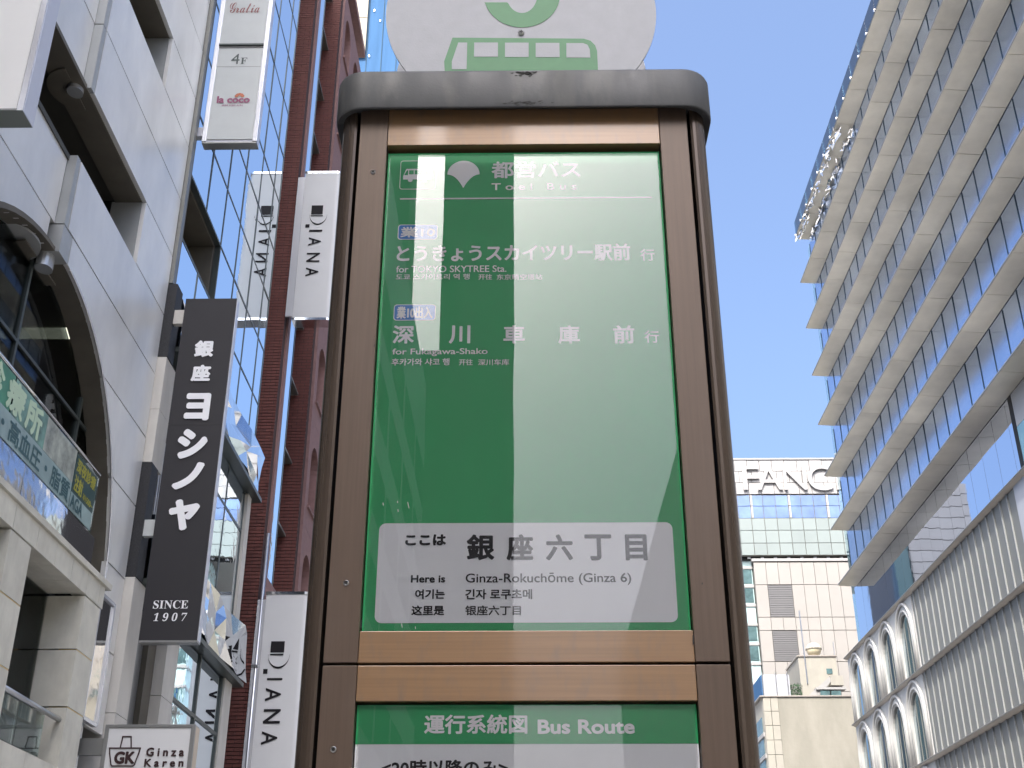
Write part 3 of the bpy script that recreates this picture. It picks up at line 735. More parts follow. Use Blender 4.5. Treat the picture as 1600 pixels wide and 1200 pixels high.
# storey below
piece('recess_back', -6.3, -6.2, 16.62, 18.3, 0, 6.7, M['mull_g'], G)
piece('door_frame', -6.16, -6.06, 16.7, 17.02, 4.2, 5.95, M['mull_g'], G)
piece('door_panel', -6.10, -6.04, 16.76, 16.97, 4.2, 5.8, mat('tan_door', (.22, .14, .05), .5), G)
piece('grey_panel', -6.2, -5.70, 17.35, 17.9, 0, 6.7, M['alu_g'], G)
piece('grey_panel', -6.2, -5.62, 17.91, 18.3, 0, 6.7, M['soffit'], G)
piece('concrete_pier', -5.9, -5.46, 18.32, 18.95, 0, 5.6, M['conc'], G); piece('concrete_pier', -5.9, -5.46, 18.32, 18.95, 5.61, 6.73, M['conc'], G)
for y0, y1 in ((18.98, 20.4), (20.44, 22.0)):
    for z0, z1 in ((0, 4.0), (4.04, 5.7), (5.74, 6.72)):
        piece('window_pane', -5.54, -5.51, y0+.03, y1-.03, z0, z1, M['mirror'], G, tilt=.002)
for y in (18.97, 20.42, 22.02): piece('mullion', -5.60, -5.48, y-.035, y+.035, 0, 6.74, M['mull'], G)
for z in (4.02, 5.72): piece('transom', -5.60, -5.482, 19, 22.0, z-.03, z+.03, M['mull'], G)
piece('concrete_pier', -5.7, -5.45, 22.07, 22.62, 0, 6.74, M['conc'], G)
for k in range(8): piece('baluster', -5.44, -5.40, 16.72+k*.12, 16.77+k*.12, 3.9, 4.62, M['louv'], G)
piece('baluster_rail', -5.45, -5.39, 16.66, 17.75, 4.62, 4.68, M['conc'], G)
# ================================================================ LEFT: BRICK BUILDING
BR = thing('brick_building', 'dark red brick building with pink stone arched trim behind the white upright signs', 'building', (-6, 28, 0))
HB = 30.5
MB().box(-24, -6.15, 24.1, 32.3, 0, HB-.3).build('building_core', M['brownwin'], BR)
MB().box(-6.1, -5.46, 24.1, 24.35, 0, HB).build('brick_pier', M['mortar'], BR)
def courses(x0, x1, z0, z1, h=.075, wl=.24):
    z = z0; row = 0; out = []
    while z < z1:
        x = x0 - (wl/2 if row % 2 else 0)
        while x < x1:
            a, b = max(x, x0), min(x+wl-.012, x1)
            if b-a > .02: out.append((a, b, z, z+h-.016))
            x += wl
        z += h; row += 1
    return out
cs = courses(-5.88, -5.46, 4.0, 27)
near = [q for q in cs if q[2] < 13][:290]
for a, b, z0, z1 in near: piece('brick', a, b, 24.082, 24.10, z0, z1, M['brick'], BR)
mb = MB()
for q in cs:
    if q in near: continue
    mb.box(q[0], q[1], 24.082, 24.10, q[2], q[3])
mb.build('brick_courses', M['brick'], BR, kind='stuff')
piece('stone_edge', -5.70, -5.42, 24.352, 24.60, 0, HB, M['pink'], BR)
piece('bay_glass', -6.12, -6.05, 24.6, 27.85, 9.6, HB-1, M['brownwin'], BR)
piece('bay_glass_bright', -5.64, -5.60, 25.40, 25.95, 9.6, HB-1, M['mirror'], BR)
for z in [9.6+1.9*k for k in range(11)]: piece('bay_transom', -6.04, -5.78, 24.61, 27.85, z-.03, z+.03, M['mull_g'], BR)
for y in (25.36, 25.98): piece('bay_mullion', -5.66, -5.59, y-.03, y+.03, 9.6, HB-1, M['mull'], BR)
for y in (26.9,): piece('bay_mullion', -6.04, -5.80, y-.03, y+.03, 9.6, HB-1, M['mull'], BR)
piece('bay_spandrel', -6.1, -5.50, 24.61, 27.85, 9.0, 9.55, M['pink'], BR); piece('bay_wall', -6.1, -5.55, 24.61, 27.85, 0, 9.0, M['mortar'], BR)
for k in range(12):
    MB().box(-5.55, -5.52, 24.62, 27.84, 8.92-.09*k-.07, 8.92-.09*k).build('brick_band', M['brick'], BR)
MB().box(-6.15, -5.52, 27.9, 28.15, 0, HB).build('brick_pier', M['mortar'], BR)
mb = MB()
for a, b, z0, z1 in courses(-6.0, -5.52, 8.0, 30.4, .085): mb.box(a, b, 27.885, 27.90, z0, z1)
mb.build('brick_courses', M['brick'], BR, kind='stuff')
xf = -5.45
def bay_face(y0, y1, z0, z1, a, b, zb, zt):
    """stone cell y0..y1 z0..z1 with an arched hole a..b from zb, crown at zt"""
    r = (b-a)/2; zc = zt-r
    for k in range(12):
        t0, t1 = math.pi*k/12, math.pi*(k+1)/12
        p0 = ((a+b)/2-r*c(t0), zc+r*s(t0)); p1 = ((a+b)/2-r*c(t1), zc+r*s(t1))
        mb.prism([p0, p1, (p1[0], z1), (p0[0], z1)], xf-.25, xf, 'x')
    mb.prism([(y0, z0), (a, z0), (a, z1), (y0, z1)], xf-.25, xf, 'x')
    mb.prism([(b, z0), (y1, z0), (y1, z1), (b, z1)], xf-.25, xf, 'x')
    mb.prism([(a, z0), (b, z0), (b, zb), (a, zb)], xf-.25, xf, 'x')
crowns = [8.5+2.9*k for k in range(8)]
for zc_ in crowns:
    z0, z1 = zc_-2.35, zc_+.54
    for y0, y1, a, b in ((28.17, 29.98, 28.55, 29.6), (29.99, 32.3, 30.4, 31.6)):
        mb = MB(); bay_face(y0, y1, z0, z1, a, b, zc_-1.75, zc_); mb.build('arched_surround', M['pink'], BR)
        piece('recess_brick', xf-.75, xf-.5, a-.05, b+.05, zc_-1.8, zc_+.1, M['brick'], BR)
        piece('window_sill', xf-.2, xf+.05, a-.06, b+.06, zc_-1.82, zc_-1.755, M['pink'], BR)
piece('cornice', -6.15, xf+.03, 27.95, 32.3, HB-.15, HB+.1, M['pink'], BR)
piece('lower_wall', -6.1, xf-.02, 28.2, 32.3, 0, 6.1, M['mortar'], BR)
# downpipe
MB().tube([(-5.36, 24.05, 0), (-5.36, 24.05, 10.2)], .04, 8).build('drain_pipe', M['steel_b'], BR, smooth=True)
for z in (5.2, 7.4): piece('pipe_clip', -5.44, -5.31, 24.0, 24.1, z, z+.05, M['steel_b'], BR)
# distant blue glass tower
BT = thing('blue_glass_tower', 'pale blue glass tower with a cream edge panel, just left of the round sign', 'tower', (-15, 66, 0))
MB().box(-26, -6.6, 60, 74, 0, 78).build('tower_wall', M['bluewall'], BT)
for k in range(5):
    piece('mullion', -11.9+k*.95, -11.86+k*.95, 59.95, 60.02, 30, 78, M['mulld'], BT)
for z in (54.95, 58.2, 61.5, 65, 68.5): piece('cream_panel', -11.6, -10.06, 59.80, 59.95, z, z+3.2, M['cream'], BT)
for k in range(9):
    x = random.uniform(-9.9, -8.1); z = random.uniform(50, 60); piece('glass_bolt', x-.03, x+.03, 59.92, 60, z-.04, z+random.choice((.03, .12)), random.choice((M['chrome'], M['mull'])), BT)
# ================================================================ SIGNS ON THE LEFT
def brk(x0, x1, y0, y1, z0, z1, m, parent): piece('bracket', x0, x1, y0, y1, z0, z1, m, parent)
# white light box, top left
YS = 8.6; zb = 8.68
L0 = thing('box_sign', 'blank white light box sign hanging at the upper left corner', 'sign', (-5, 8.7, 8.68))
piece('casing', -5.45, -4.485, YS+.012, YS+.25, zb, 13.5, M['alu_g'], L0)
piece('side_face', -4.484, -4.478, YS+.02, YS+.25, zb, 13.5, M['edge_l'], L0)
piece('edge_trim', -4.535, -4.48, YS, YS+.02, zb, 13.5, M['alu'], L0)
piece('front_face', -5.45, -4.54, YS+.004, YS+.011, zb+.02, 13.5, M['signw'], L0)
piece('bottom_trim', -5.45, -4.536, YS+.0, YS+.012, zb-.002, zb+.018, M['alu_g'], L0)
# tenants' sign
YC = 16.3
L1 = thing('tenant_sign', 'tall grey tenant sign with beauty salon names and floor number 4F above the black sign', 'sign', (-5, 16.4, 14.3))
xa = -5.37; xb = on_y(401, 223, YC)[0]; zb = on_y(360, 221, YC)[1]
piece('casing', xa+.01, xb-.01, YC+.02, YC+.19, zb, 24, M['edge_l'], L1)
piece('base_plate', xa+.005, xb-.005, YC+.004, YC+.186, zb-.03, zb-.001, M['alu_g'], L1)
fw = .075
for a, b in ((xa, xa+fw), (xb-fw, xb)): MB().box(a, b, YC-.01, YC+.03, zb, 24).build('side_trim', M['alu'], L1, bevel=.006)
zj = on_y(377, 72, YC)[1]
for z0, z1 in ((zb+.05, zj-.05), (zj+.05, 20.6)):
    piece('face_panel', xa+fw, xb-fw, YC+.002, YC+.018, z0, z1, M['signg'], L1)
MB().prism([(xa+fw, zj-.03), (xb-fw, zj-.03), (xb-fw, zj+.03), (xa+fw, zj+.03)], YC+.0, YC+.02, 'y').build('divider', M['alu_g'], L1)
MB().prism([(xa+fw, zj+.005), (xb-fw, zj+.005), (xb-fw, zj+.035), (xa+fw, zj+.035)], YC-.03, YC+.02, 'y').build('divider_lip', M['mull'], L1)
piece('rule_line', xa+fw+.01, xb-fw-.01, YC-.001, YC+.001, on_y(370, 104, YC)[1]-.006, on_y(370, 104, YC)[1]+.004, M['alu_g'], L1)
YQ = YC-.004
tp('𝓖𝓻𝓪𝓽𝓲𝓪', (359, 4, 406, 20), YQ, M['red_ink'], L1, eps=.0004)
tp('BEAUTY SALON', (372, 17, 403, 18.7), YQ, M['red_ink'], L1, eps=.0004)
tp('4', (361.5, 84, 374.5, 100), YQ, M['mull'], L1, eps=.0004); tp('𝐅', (376, 90, 386, 100), YQ, M['mull'], L1, eps=.0004)
tp('la coco', (339, 150, 390.5, 161), YQ, M['mauve_ink'], L1, bold=.05, eps=.0004)
tp('銀座店', (346, 163, 380, 166), YQ, M['mauve_ink'], L1, eps=.0004)
x0, x1, z0, z1 = rect_y(367.5, 145.5, 381.5, 151.5, YQ); mb = MB()
for k in range(5):
    t = math.radians(20+35*k); cx_ = (x0+x1)/2+(x1-x0)*.36*c(t); cz_ = z0+(z1-z0)*.7*s(t)
    mb.prism([(cx_+.035*c(a*1.05), cz_+.03*s(a*1.05)) for a in range(6)], YQ-.0004*k, YQ-.002-.0004*k, 'y')
mb.build('flower_emblem', M['orange_ink'], L1)
brk(-5.50, xa+.01, YC+.03, YC+.15, zb+.14, zb+.32, M['edge_l'], L1); brk(-5.50, xa+.01, YC+.03, YC+.15, 19.5, 19.7, M['edge_l'], L1)
# black upright sign
YK = 16.1
L2 = thing('black_sign', 'tall black upright sign with white Japanese lettering and SINCE 1907', 'sign', (-4.8, 16.2, 5.85))
xa = on_y(254, 734, YK)[0]; xb = on_y(339, 734, YK)[0]; zt = on_y(330, 466.5, YK)[1]; zb = on_y(262, 1001.5, YK)[1]
xa = (on_y(289.5, 466, YK)[0]+on_y(218, 1001, YK)[0])/2; xb = (on_y(369.5, 466, YK)[0]+on_y(308, 1001, YK)[0])/2
piece('sign_face', xa, xb, YK, YK+.02, zb+.01, zt, M['blackface'], L2)
piece('sign_body', xa+.01, xb-.001, YK+.021, YK+.15, zb+.01, zt-.01, M['edge_l'], L2)
piece('side_edge', xb-.0008, xb+.012, YK+.02, YK+.15, zb+.01, zt-.01, M['edge_l'], L2)
piece('base_plate', xa, xb+.01, YK-.004, YK+.15, zb-.02, zb+.008, M['alu_g'], L2)
piece('face_seam', xa+.001, xb-.001, YK-.0015, YK, on_y(290, 664, YK)[1]-.004, on_y(290, 664, YK)[1]+.004, M['seam'], L2)
YQ = YK-.012
for ch, px, b in (('銀', (304, 532, 334, 558), .05), ('座', (299, 570, 329, 596), .05), ('ヨ', (289, 614, 328, 657), .065), ('シ', (277, 670, 324, 717), .07),
               ('ノ', (270, 722, 318, 765), .07), ('ヤ', (263, 780, 311, 829), .07)):
    tp(ch, px, YQ, M['ink_w'], L2, bold=b, eps=.0005)
for q in range(1):
    tp('𝐒𝐈𝐍𝐂𝐄', (239.5, 938, 294, 951), YQ, M['ink_w'], L2, eps=.0005); tp('𝟏 𝟗 𝟎 𝟕', (239.5, 957.5, 290.5, 970.5), YQ, M['ink_w'], L2, eps=.0005, slant=.12)
zq = on_y(262, 493, YK)[1]; brk(-5.5, xa+.01, YK+.04, YK+.13, zq-.12, zq+.12, M['conc'], L2)
zq = on_y(225, 823, YK)[1]; brk(-5.5, xa+.01, YK+.04, YK+.13, zq-.12, zq+.12, M['signg'], L2)
# two alike rounded white signs reading downwards
def diana(zt, zb, sq, ln, arc, dot, letters, label):
    Yd = 24.0
    T = thing('shoe_shop_sign', label, 'sign', (-4.9, 24.1, zb), group='white rounded shop name signs on the brick building')
    xa, xb = -5.27, -4.39; r = .13
    pts = [(xa, Yd+.01), (xb-r, Yd+.01)]+[(xb-r+r*s(math.radians(t)), Yd+.01+r-r*c(math.radians(t))) for t in range(10, 91, 10)]+[(xb, Yd+.35), (xa, Yd+.35)]
    o = MB().prism(pts, zb+.05, zt-.05, 'z').build('sign_body', M['signw2'], T)
    pts2 = [(x+(.012 if x > -4.6 else -.012), y-.012 if y < Yd+.2 else y+.012) for x, y in pts]
    MB().prism(pts2, zt-.05, zt+.01, 'z').build('end_cap', M['chrome'], T); MB().prism(pts2, zb-.01, zb+.05, 'z').build('end_cap', M['chrome'], T)
    Yq = Yd+.004
    for px in (sq, ln, dot):
        x0, x1, z0, z1 = rect_y(*px, Yq); MB().box(x0, x1, Yq-.004, Yq, z0, z1).build('emblem_block', M['ink_k'], T)
    x0, x1, z0, z1 = rect_y(*arc, Yq); cx_, R_, H_ = (x0+x1)/2, (x1-x0)/2, (z1-z0)
    outp = [(cx_+R_*c(math.radians(t)), z1-H_*s(math.radians(t))) for t in range(0, 181, 9)]
    inp = [(cx_+(R_*.985)*c(math.radians(t)), z1-(H_*(.86 if 20 < t < 160 else .93))*s(math.radians(t))) for t in range(180, -1, -9)]
    MB().prism(outp+inp, Yq-.004, Yq, 'y').build('emblem_arc', M['ink_k'], T)
    for ch, px in letters: tp(ch, px, Yq, M['ink_k'], T, rot=True, bold=.02, eps=.0006)
    zm = (zt+zb)/2
    piece('mounting_plate', -5.44, xa-.005, Yd+.02, Yd+.08, zb+.1, zt-.15, M['alu'], T)
    return T
diana(on_y(500, 268, 24)[1], on_y(487, 499, 24)[1], (486.7, 321, 504.6, 334.8), (485.5, 336.4, 504.5, 337.8), (483.3, 335.5, 510.6, 351.5), (477.4, 350.5, 483.6, 355.7),
      (('I', (483, 359, 503.6, 362.2)), ('A', (482, 371, 501.5, 384)), ('N', (479, 395, 499.6, 409.5)), ('A', (477.5, 418, 497.5, 432))),
      'white rounded upright sign lettered DIANA, the upper one, left of the pillar top')
diana(on_y(445, 925, 24)[1], on_y(430, 1330, 24)[1], (423.2, 1002, 444.5, 1019.5), (422, 1021.6, 442.7, 1024), (418, 1022.7, 452, 1044.8), (411.2, 1045.3, 417.9, 1052.8),
      (('I', (417.3, 1059.5, 441.3, 1062.9)), ('A', (414.7, 1075, 439, 1095.5)), ('N', (411.5, 1108, 438, 1130.7)), ('A', (408.5, 1142.7, 433.3, 1164))),
      'white rounded upright sign lettered DIANA, the lower one, at the bottom beside the pillar')
# GK sign
YG = 15.2
L3 = thing('basket_sign', 'white box sign with a basket emblem reading GK Ginza Karen at the bottom left', 'sign', (-4.6, 15.3, 3.6))
xa, xb = on_y(163, 1150, YG)[0], on_y(304, 1150, YG)[0]; zt = on_y(235, 1132, YG)[1]; zb = 3.35
piece('sign_face', xa+.05, xb-.05, YG+.002, YG+.02, zb, zt-.045, M['signw2'], L3)
piece('sign_body', xa+.01, xb-.005, YG+.021, YG+.20, zb-.03, zt-.005, M['alu_g'], L3)
piece('side_face', xb-.004, xb+.003, YG+.03, YG+.20, zb, zt-.02, mat('warm_edge', (.62, .52, .40), .5), L3)
for a, b, z0, z1 in ((xa, xa+.05, zb, zt-.04), (xb-.05, xb, zb, zt-.04), (xa, xb, zt-.04, zt)): MB().box(a, b, YG-.01, YG+.03, z0, z1).build('frame_bar', M['alu_g'], L3, bevel=.003)
brk(-5.5, xa+.02, YG+.08, YG+.16, zt-.35, zt-.15, M['alu_g'], L3)
YQ = YG-.003; PQ = lambda a, b: on_y(a, b, YQ); mb = MB()
stroke(mb, [PQ(188, 1168), PQ(192, 1151), PQ(205, 1151), PQ(205, 1168)], .016, YQ, .003)
mb.build('basket_handle', M['brown_ink'], L3); mb = MB()
stroke(mb, [PQ(171.5, 1169), PQ(219.5, 1169), PQ(217, 1177), PQ(210, 1195), PQ(207.5, 1197), PQ(175.5, 1197), PQ(173.5, 1195), PQ(171.5, 1178)], .016, YQ-.0035, .003, True)
mb.build('basket_bowl', M['brown_ink'], L3)
tp('GK', (178.5, 1174, 211, 1194), YQ, M['brown_ink'], L3, bold=.06, eps=.0005)
tp('G i n z a', (228.5, 1168, 288, 1182), YQ, M['brown_ink'], L3, bold=.05, eps=.0005); tp('K a r e n', (225.5, 1185.5, 287, 1198.5), YQ, M['brown_ink'], L3, bold=.05, eps=.0005)
# ================================================================ RIGHT: TOWER WITH FINS
T = thing('finned_tower', 'tall blue glass office tower with long pale horizontal fins, upper right', 'tower', (22.3, 60, 0))
XG = 22.2; YE = 81.2
MB().box(XG+.5, 60, 26, YE-.6, 0, 55.5).build('tower_core', M['darkroom'], T)
fz = [26.2+3.96*k for k in range(8)]
ysn = [YE-1.05-1.81*k for k in range(31)]
zz = [21.5]+fz
for j in range(8):
    for i in range(len(ysn)-1):
        if j < 7 or True:
            piece('window_pane', XG, XG+.03, ysn[i+1]+.012, ysn[i]-.012, zz[j]+.02, zz[j+1]-.02, M['tglass'] if j == 0 else M['satin'], T, tilt=.0012)
    if True:      # chamfered corner pane
        mb = MB(); a, b = zz[j]+.02, zz[j+1]-.02
        mb.prism([(XG, ysn[0]), (XG+.10, YE), (XG+.14, YE), (XG+.04, ysn[0])], a, b, 'z').build('corner_pane', mat('corner_glass%d' % j, (.35, .55, .60), .05, .6), T)
for i, y in enumerate(ysn):
    for j in range(8):
        (piece('mullion', XG+.004, XG+.028, y-.0118, y+.0118, zz[j]+.02, zz[j+1]-.02, M['seam'], T), piece('mullion_fin', XG-.03, XG-.002, y-.015, y+.015, zz[j+1]-2.4, zz[j+1]-.1, M['mulld'], T) if j else None) if (i % 1 == 0 and zz[j+1] < 60) else None
prof = [(21.0, .0), (21.0, .09), (22.17, .24), (22.17, -.06), (21.9, -.05)]
XI = [(p[0], p[1]) for p in prof]
mseg = None
for j, z in enumerate(fz):
    y1 = 79.6; k = 0
    while y1 > 34:
        y0 = y1-3.5
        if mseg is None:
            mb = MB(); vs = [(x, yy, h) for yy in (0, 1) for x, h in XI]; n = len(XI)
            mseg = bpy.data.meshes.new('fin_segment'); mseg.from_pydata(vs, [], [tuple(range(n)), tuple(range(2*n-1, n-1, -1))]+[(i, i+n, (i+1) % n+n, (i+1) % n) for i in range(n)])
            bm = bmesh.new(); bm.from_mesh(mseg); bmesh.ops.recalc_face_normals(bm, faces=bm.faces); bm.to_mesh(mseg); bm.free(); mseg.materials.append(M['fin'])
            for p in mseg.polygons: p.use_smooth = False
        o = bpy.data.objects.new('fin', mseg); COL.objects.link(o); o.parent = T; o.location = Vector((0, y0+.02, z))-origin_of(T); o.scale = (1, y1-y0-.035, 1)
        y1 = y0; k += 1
    piece('fin_edge', 20.97, 21.0, 34, 79.6, z+.03, z+.10, M['finedge'], T)
# glass parapet over the top fin, with small lamps
z = fz[-1]
for k in range(14):
    piece('parapet_glass', 20.96, 20.98, 79.2-2*(k+1)+.02, 79.2-2*k-.02, z+.1, z+1.25, M['balus'], T)
    MB().prism([(79.2-2*k+.09*c(a*.9), z+.12+.09*s(a*.9)) for a in range(7)], 20.88, 20.95, 'x').build('parapet_lamp', M['chrome'], T)
# added shiny shards stand in for distorted soffit reflections at the top fin's far end
mb = MB()
for k in range(150):
    y = random.uniform(66, 79.4); x = random.choice((random.uniform(21.0, 21.3), random.uniform(21.9, 22.15))); zc = z-.1+random.uniform(-.25, .02)
    q = [Vector((x, y, zc))+Vector((random.gauss(0, .09), random.gauss(0, .28), random.gauss(0, .1))) for _ in range(4)]
    mb.add(q, [(0, 1, 2), (0, 2, 3), (0, 1, 3), (1, 2, 3)])
mb.build('soffit_glints', M['chrome'], T, kind='stuff')
# far right end of the glass: dark frame, grey panel, teal glass
piece('dark_frame', XG-.05, XG+.1, 50.25, 50.65, 21.5, 26.1, M['seam'], T)
MB().box(XG-.04, XG+.05, 44, 50.24, 24.5, 26.1).build('grey_panel', M['dusk'], T)
MB().box(XG-.04, XG+.05, 44, 50.5, 21.5, 24.48).build('teal_glass', mat('teal_glass', (.25, .45, .48), .1, .3), T)
# ================================================================ RIGHT: LOUVRED PODIUM
Pd = thing('louvred_podium', 'grey ribbed podium building with white arched windows at its far end, lower right', 'building', (22.2, 65, 0))
XP = 21.5
MB().box(XP+.12, 60, 30, 81.2, 0, 21.6).build('podium_core', M['lback'], Pd)
tz = [21.73, 17.35, 12.76, 8.24, 3.75]
for z in tz:
    MB().prism([(XP-.26, z-.02), (XP-.26, z+.05), (XP+.1, z+.10), (XP+.1, z-.12), (XP-.02, z-.12)], 30, 81.45, 'y').build('ledge', M['ledge'], Pd)
    piece('ledge_line', XP-.272, XP-.262, 30, 81.45, z-.005, z+.035, M['mull_g'], Pd)
for j in range(4):
    z1, z0 = tz[j]-.12, tz[j+1]+.10
    MB().box(XP+.02, XP+.1, 50.32, 66.44, z0, z1).build('louver_field', M['lback'], Pd)
    y = 51.17; k = 0
    while y < 66.35:
        piece('rib', XP-.05, XP+.02, y-.035, y+.035, z0, z1, M['rib'], Pd); y += .923
    MB().box(XP-.02, XP+.1, 30, 50.3, z0, z1).build('pale_panel', M['lav'], Pd)
    # arches
    W = 3.735
    for a in range(4):
        ya = 66.46+a*W; yc = ya+W/2; mb = MB(); r = 1.12; zcr = z1-.70; zc = zcr-r
        y0_, y1_ = ya+.01, ya+W-.01
        for q in range(14):
            t0, t1 = math.pi*q/14, math.pi*(q+1)/14
            p0 = (yc-r*c(t0), zc+r*1.25*s(t0)-.2); p1 = (yc-r*c(t1), zc+r*1.25*s(t1)-.2)
            mb.prism([p0, p1, (p1[0], z1), (p0[0], z1)], XP-.02, XP+.1, 'x')
        mb.prism([(y0_, z0), (yc-r, z0), (yc-r, z1), (y0_, z1)], XP-.02, XP+.1, 'x'); mb.prism([(yc+r, z0), (y1_, z0), (y1_, z1), (yc+r, z1)], XP-.02, XP+.1, 'x')
        A = mb.build('arch_wall', M['archw'], Pd)
        piece('arch_pane', XP+.08, XP+.11, yc-r-.05, yc+r+.05, z0, z1-.5, M['archglass'], Pd)
        for rr, rad, off, up in ((r+.46, .10, .06, .30), (r+.14, .09, .03, .12)):
            pth = [(XP-off, yc-rr, z0)]+[(XP-off, yc-rr*c(math.radians(t)), zc-.2+rr*1.25*s(math.radians(t))) for t in range(0, 181, 9)]+[(XP-off, yc+rr, z0)]
            MB().tube(pth, rad, 8).build('arch_moulding', M['archw'], Pd, smooth=True)
        for yy in (yc-.35, yc+.35): piece('window_bar', XP+.05, XP+.09, yy-.03, yy+.03, z0, zcr-.3, M['mull_g'], Pd)
# ================================================================ FAR: WHITE DEPARTMENT BUILDING
Fb = thing('white_tiled_building', 'white tiled building with thin white letters FANCL along its top, far down the street', 'building', (30, 116, 0))
YFc = 115.0
Zt = 50.65; Zs = on_y(1240, 771.5, YFc)[1]
MB().box(17.5, 44, YFc+.35, 130, Zs-.1, Zt-.15).build('upper_core', M['grout'], Fb)
MB().box(17.5, 44, YFc+.30, 130, 40.35, Zs).build('middle_core', M['grout'], Fb)
MB().box(22.4, 44, YFc+.35, 128, 0, 40.0).build('lower_core', M['grout'], Fb)
piece('parapet', 17.4, 44.1, YFc+.05, YFc+.5, Zt-.15, Zt+.02, M['tile_w'], Fb)
xs = [17.5]; 
while xs[-1] < 43: xs.append(xs[-1]+1.27)
zr = [Zs+.05+(Zt-.2-Zs)*k/3 for k in range(4)]
for r_ in range(3):
    for i in range(len(xs)-1):
        piece('wall_tile', xs[i]+.025+(.4 if r_ == 1 else 0), xs[i+1]-.025+(.4 if r_ == 1 else 0), YFc+.12+random.uniform(0, .08), YFc+.40, zr[r_]+.025, zr[r_+1]-.025, M['tile_w'], Fb)
zrow = [on_y(1240, v, YFc)[1] for v in (772.5, 789.5, 808.5, 827.5, 847.5, 866.5)]
for r_ in range(5):
    za, zb_ = zrow[r_+1]+.03, zrow[r_]-.03
    for i in range(len(xs)-1):
        if r_ < 2: piece('window_pane', xs[i]+.03, xs[i+1]-.03, YFc+.20, YFc+.34, za, zb_, M['fglass'], Fb, tilt=.01)
        else: piece('wall_panel', xs[i]+.03, xs[i+1]-.03, YFc+.16, YFc+.34, za, zb_, M['tile_g'], Fb)
    if r_ < 2:
        for i in range(1, len(xs), 3): piece('window_post', xs[i]+.02, xs[i]+.22, YFc+.10, YFc+.28, za, zb_, M['tile_w'], Fb)
piece('shadow_gap', 17.6, 44, YFc+.7, YFc+.9, 40.0, 40.4, M['seam'], Fb)
for i in range(20): piece('gap_bracket', 18+i*1.3, 18.3+i*1.3, YFc+.5, YFc+.7, 40.1, 40.3, M['steel_b'], Fb)
piece('ledge', 22.2, 44, YFc+.1, YFc+.6, 39.72, 39.98, M['tile_w'], Fb)
def fx(px, py): return on_y(px, py, YFc)
cols = [22.35+1.18*k for k in range(18)]
rows = [fx(1240, v)[1] for v in (879, 913, 963.5, 1033.5)]
rows = [39.6, fx(1240, 912.5)[1], fx(1240, 963.5)[1], fx(1240, 984)[1], fx(1240, 1033)[1], fx(1240, 1080)[1], 20, 14, 8]
for r_ in range(len(rows)-1):
    for i in range(len(cols)-1):
        xm = (cols[i]+cols[i+1])/2
        if r_ in (1, 3) and 23.3 < xm < 25.8: continue
        piece('wall_panel', cols[i]+.02, cols[i+1]-.02, YFc+.18, YFc+.35, rows[r_+1]+.03, rows[r_]-.03, M['tile_c'], Fb)
for r_ in (1, 3):
    z0, z1 = rows[r_+1]+.05, rows[r_]-.05; n_ = 14
    for k in range(n_): piece('louver_slat', 23.56, 25.86, YFc+.20, YFc+.30, z0+(z1-z0)*k/n_+.01, z0+(z1-z0)*(k+1)/n_-.02, M['shade'], Fb)
# glazed side strip
MB().box(21.25, 22.30, YFc+.9, YFc+8, 0, 40).build('stair_glazing', mat('pale_stair_glass', (.42, .56, .56), .3, .1, var=.2, vscale=.8), Fb)
for k in range(20):
    z = 39.4-1.9*k; piece('floor_band', 21.2, 22.34, YFc+.8, YFc+8.05, z-.25, z, M['tile_w'], Fb)
    if k % 3 < 2: piece('dark_window', 21.35, 22.2, YFc+.84, YFc+.95, z-1.7, z-.35, M['fdark'], Fb)
# letters, standing off the wall
for ch, px in (('F', (1160.5, 728, 1186, 765)), ('A', (1182, 728, 1222, 765)), ('N', (1224, 728, 1260, 765)), ('C', (1262, 727, 1300, 766)), ('L', (1306, 728, 1330, 765))):
    x0, x1, z0, z1 = rect_y(*px, YFc-.1)
    vs, fs = glyphs(ch, 6, .2)
    X0 = min(v.x for v in vs); X1 = max(v.x for v in vs); Z0 = min(v.y for v in vs); Z1 = max(v.y for v in vs)
    me = bpy.data.meshes.new('letter'); mb = MB()
    mb.add([(x0+(v.x-X0)/(X1-X0)*(x1-x0), YFc-.03-v.z*.4, z0+(v.y-Z0)/(Z1-Z0)*(z1-z0)) for v in vs], fs)
    mb.build('sign_letter', M['tile_w'], Fb)
# ================================================================ CONCRETE BUILDING
Cb = thing('concrete_building', 'stained grey concrete building with cream tiled corner and rooftop stair, below the white tiled building', 'building', (24, 106, 0))
YC_ = 105.0
def cx(px, py): return on_y(px, py, YC_)
ztop = cx(1250, 1089)[1]; xl = cx(1195, 1130)[0]; xt = cx(1219, 1130)[0]
MB().box(xt, 40, YC_, 112, 0, ztop).build('concrete_wall', M['rawconc'], Cb)
piece('coping', xl-.25, 40, YC_-.12, 112, ztop+.01, ztop+.12, M['ledge'], Cb)
zz_ = ztop
for k in range(8):
    for i in range(2):
        piece('wall_tile', xl+(xt-xl)*i/2+.02, xl+(xt-xl)*(i+1)/2-.02, YC_-.02, YC_+.3, zz_-1.17, zz_-.02, M['cream2'], Cb)
    zz_ -= 1.19
MB().box(xl, xt-.01, YC_+.31, 111, 0, ztop).build('corner_core', M['cream2'], Cb)
# side bays: dark windows and white frames on the street side
for k in range(7):
    z = ztop-1.9-k*1.75
    piece('side_window', xl-.04, xl, YC_+1, YC_+7, z-.9, z+.4, M['fdark'], Cb); piece('side_band', xl-.12, xl, YC_+.4, YC_+7.2, z-1.3, z-.95, M['tile_w'], Cb)
z0 = ztop+.13
RH = z0
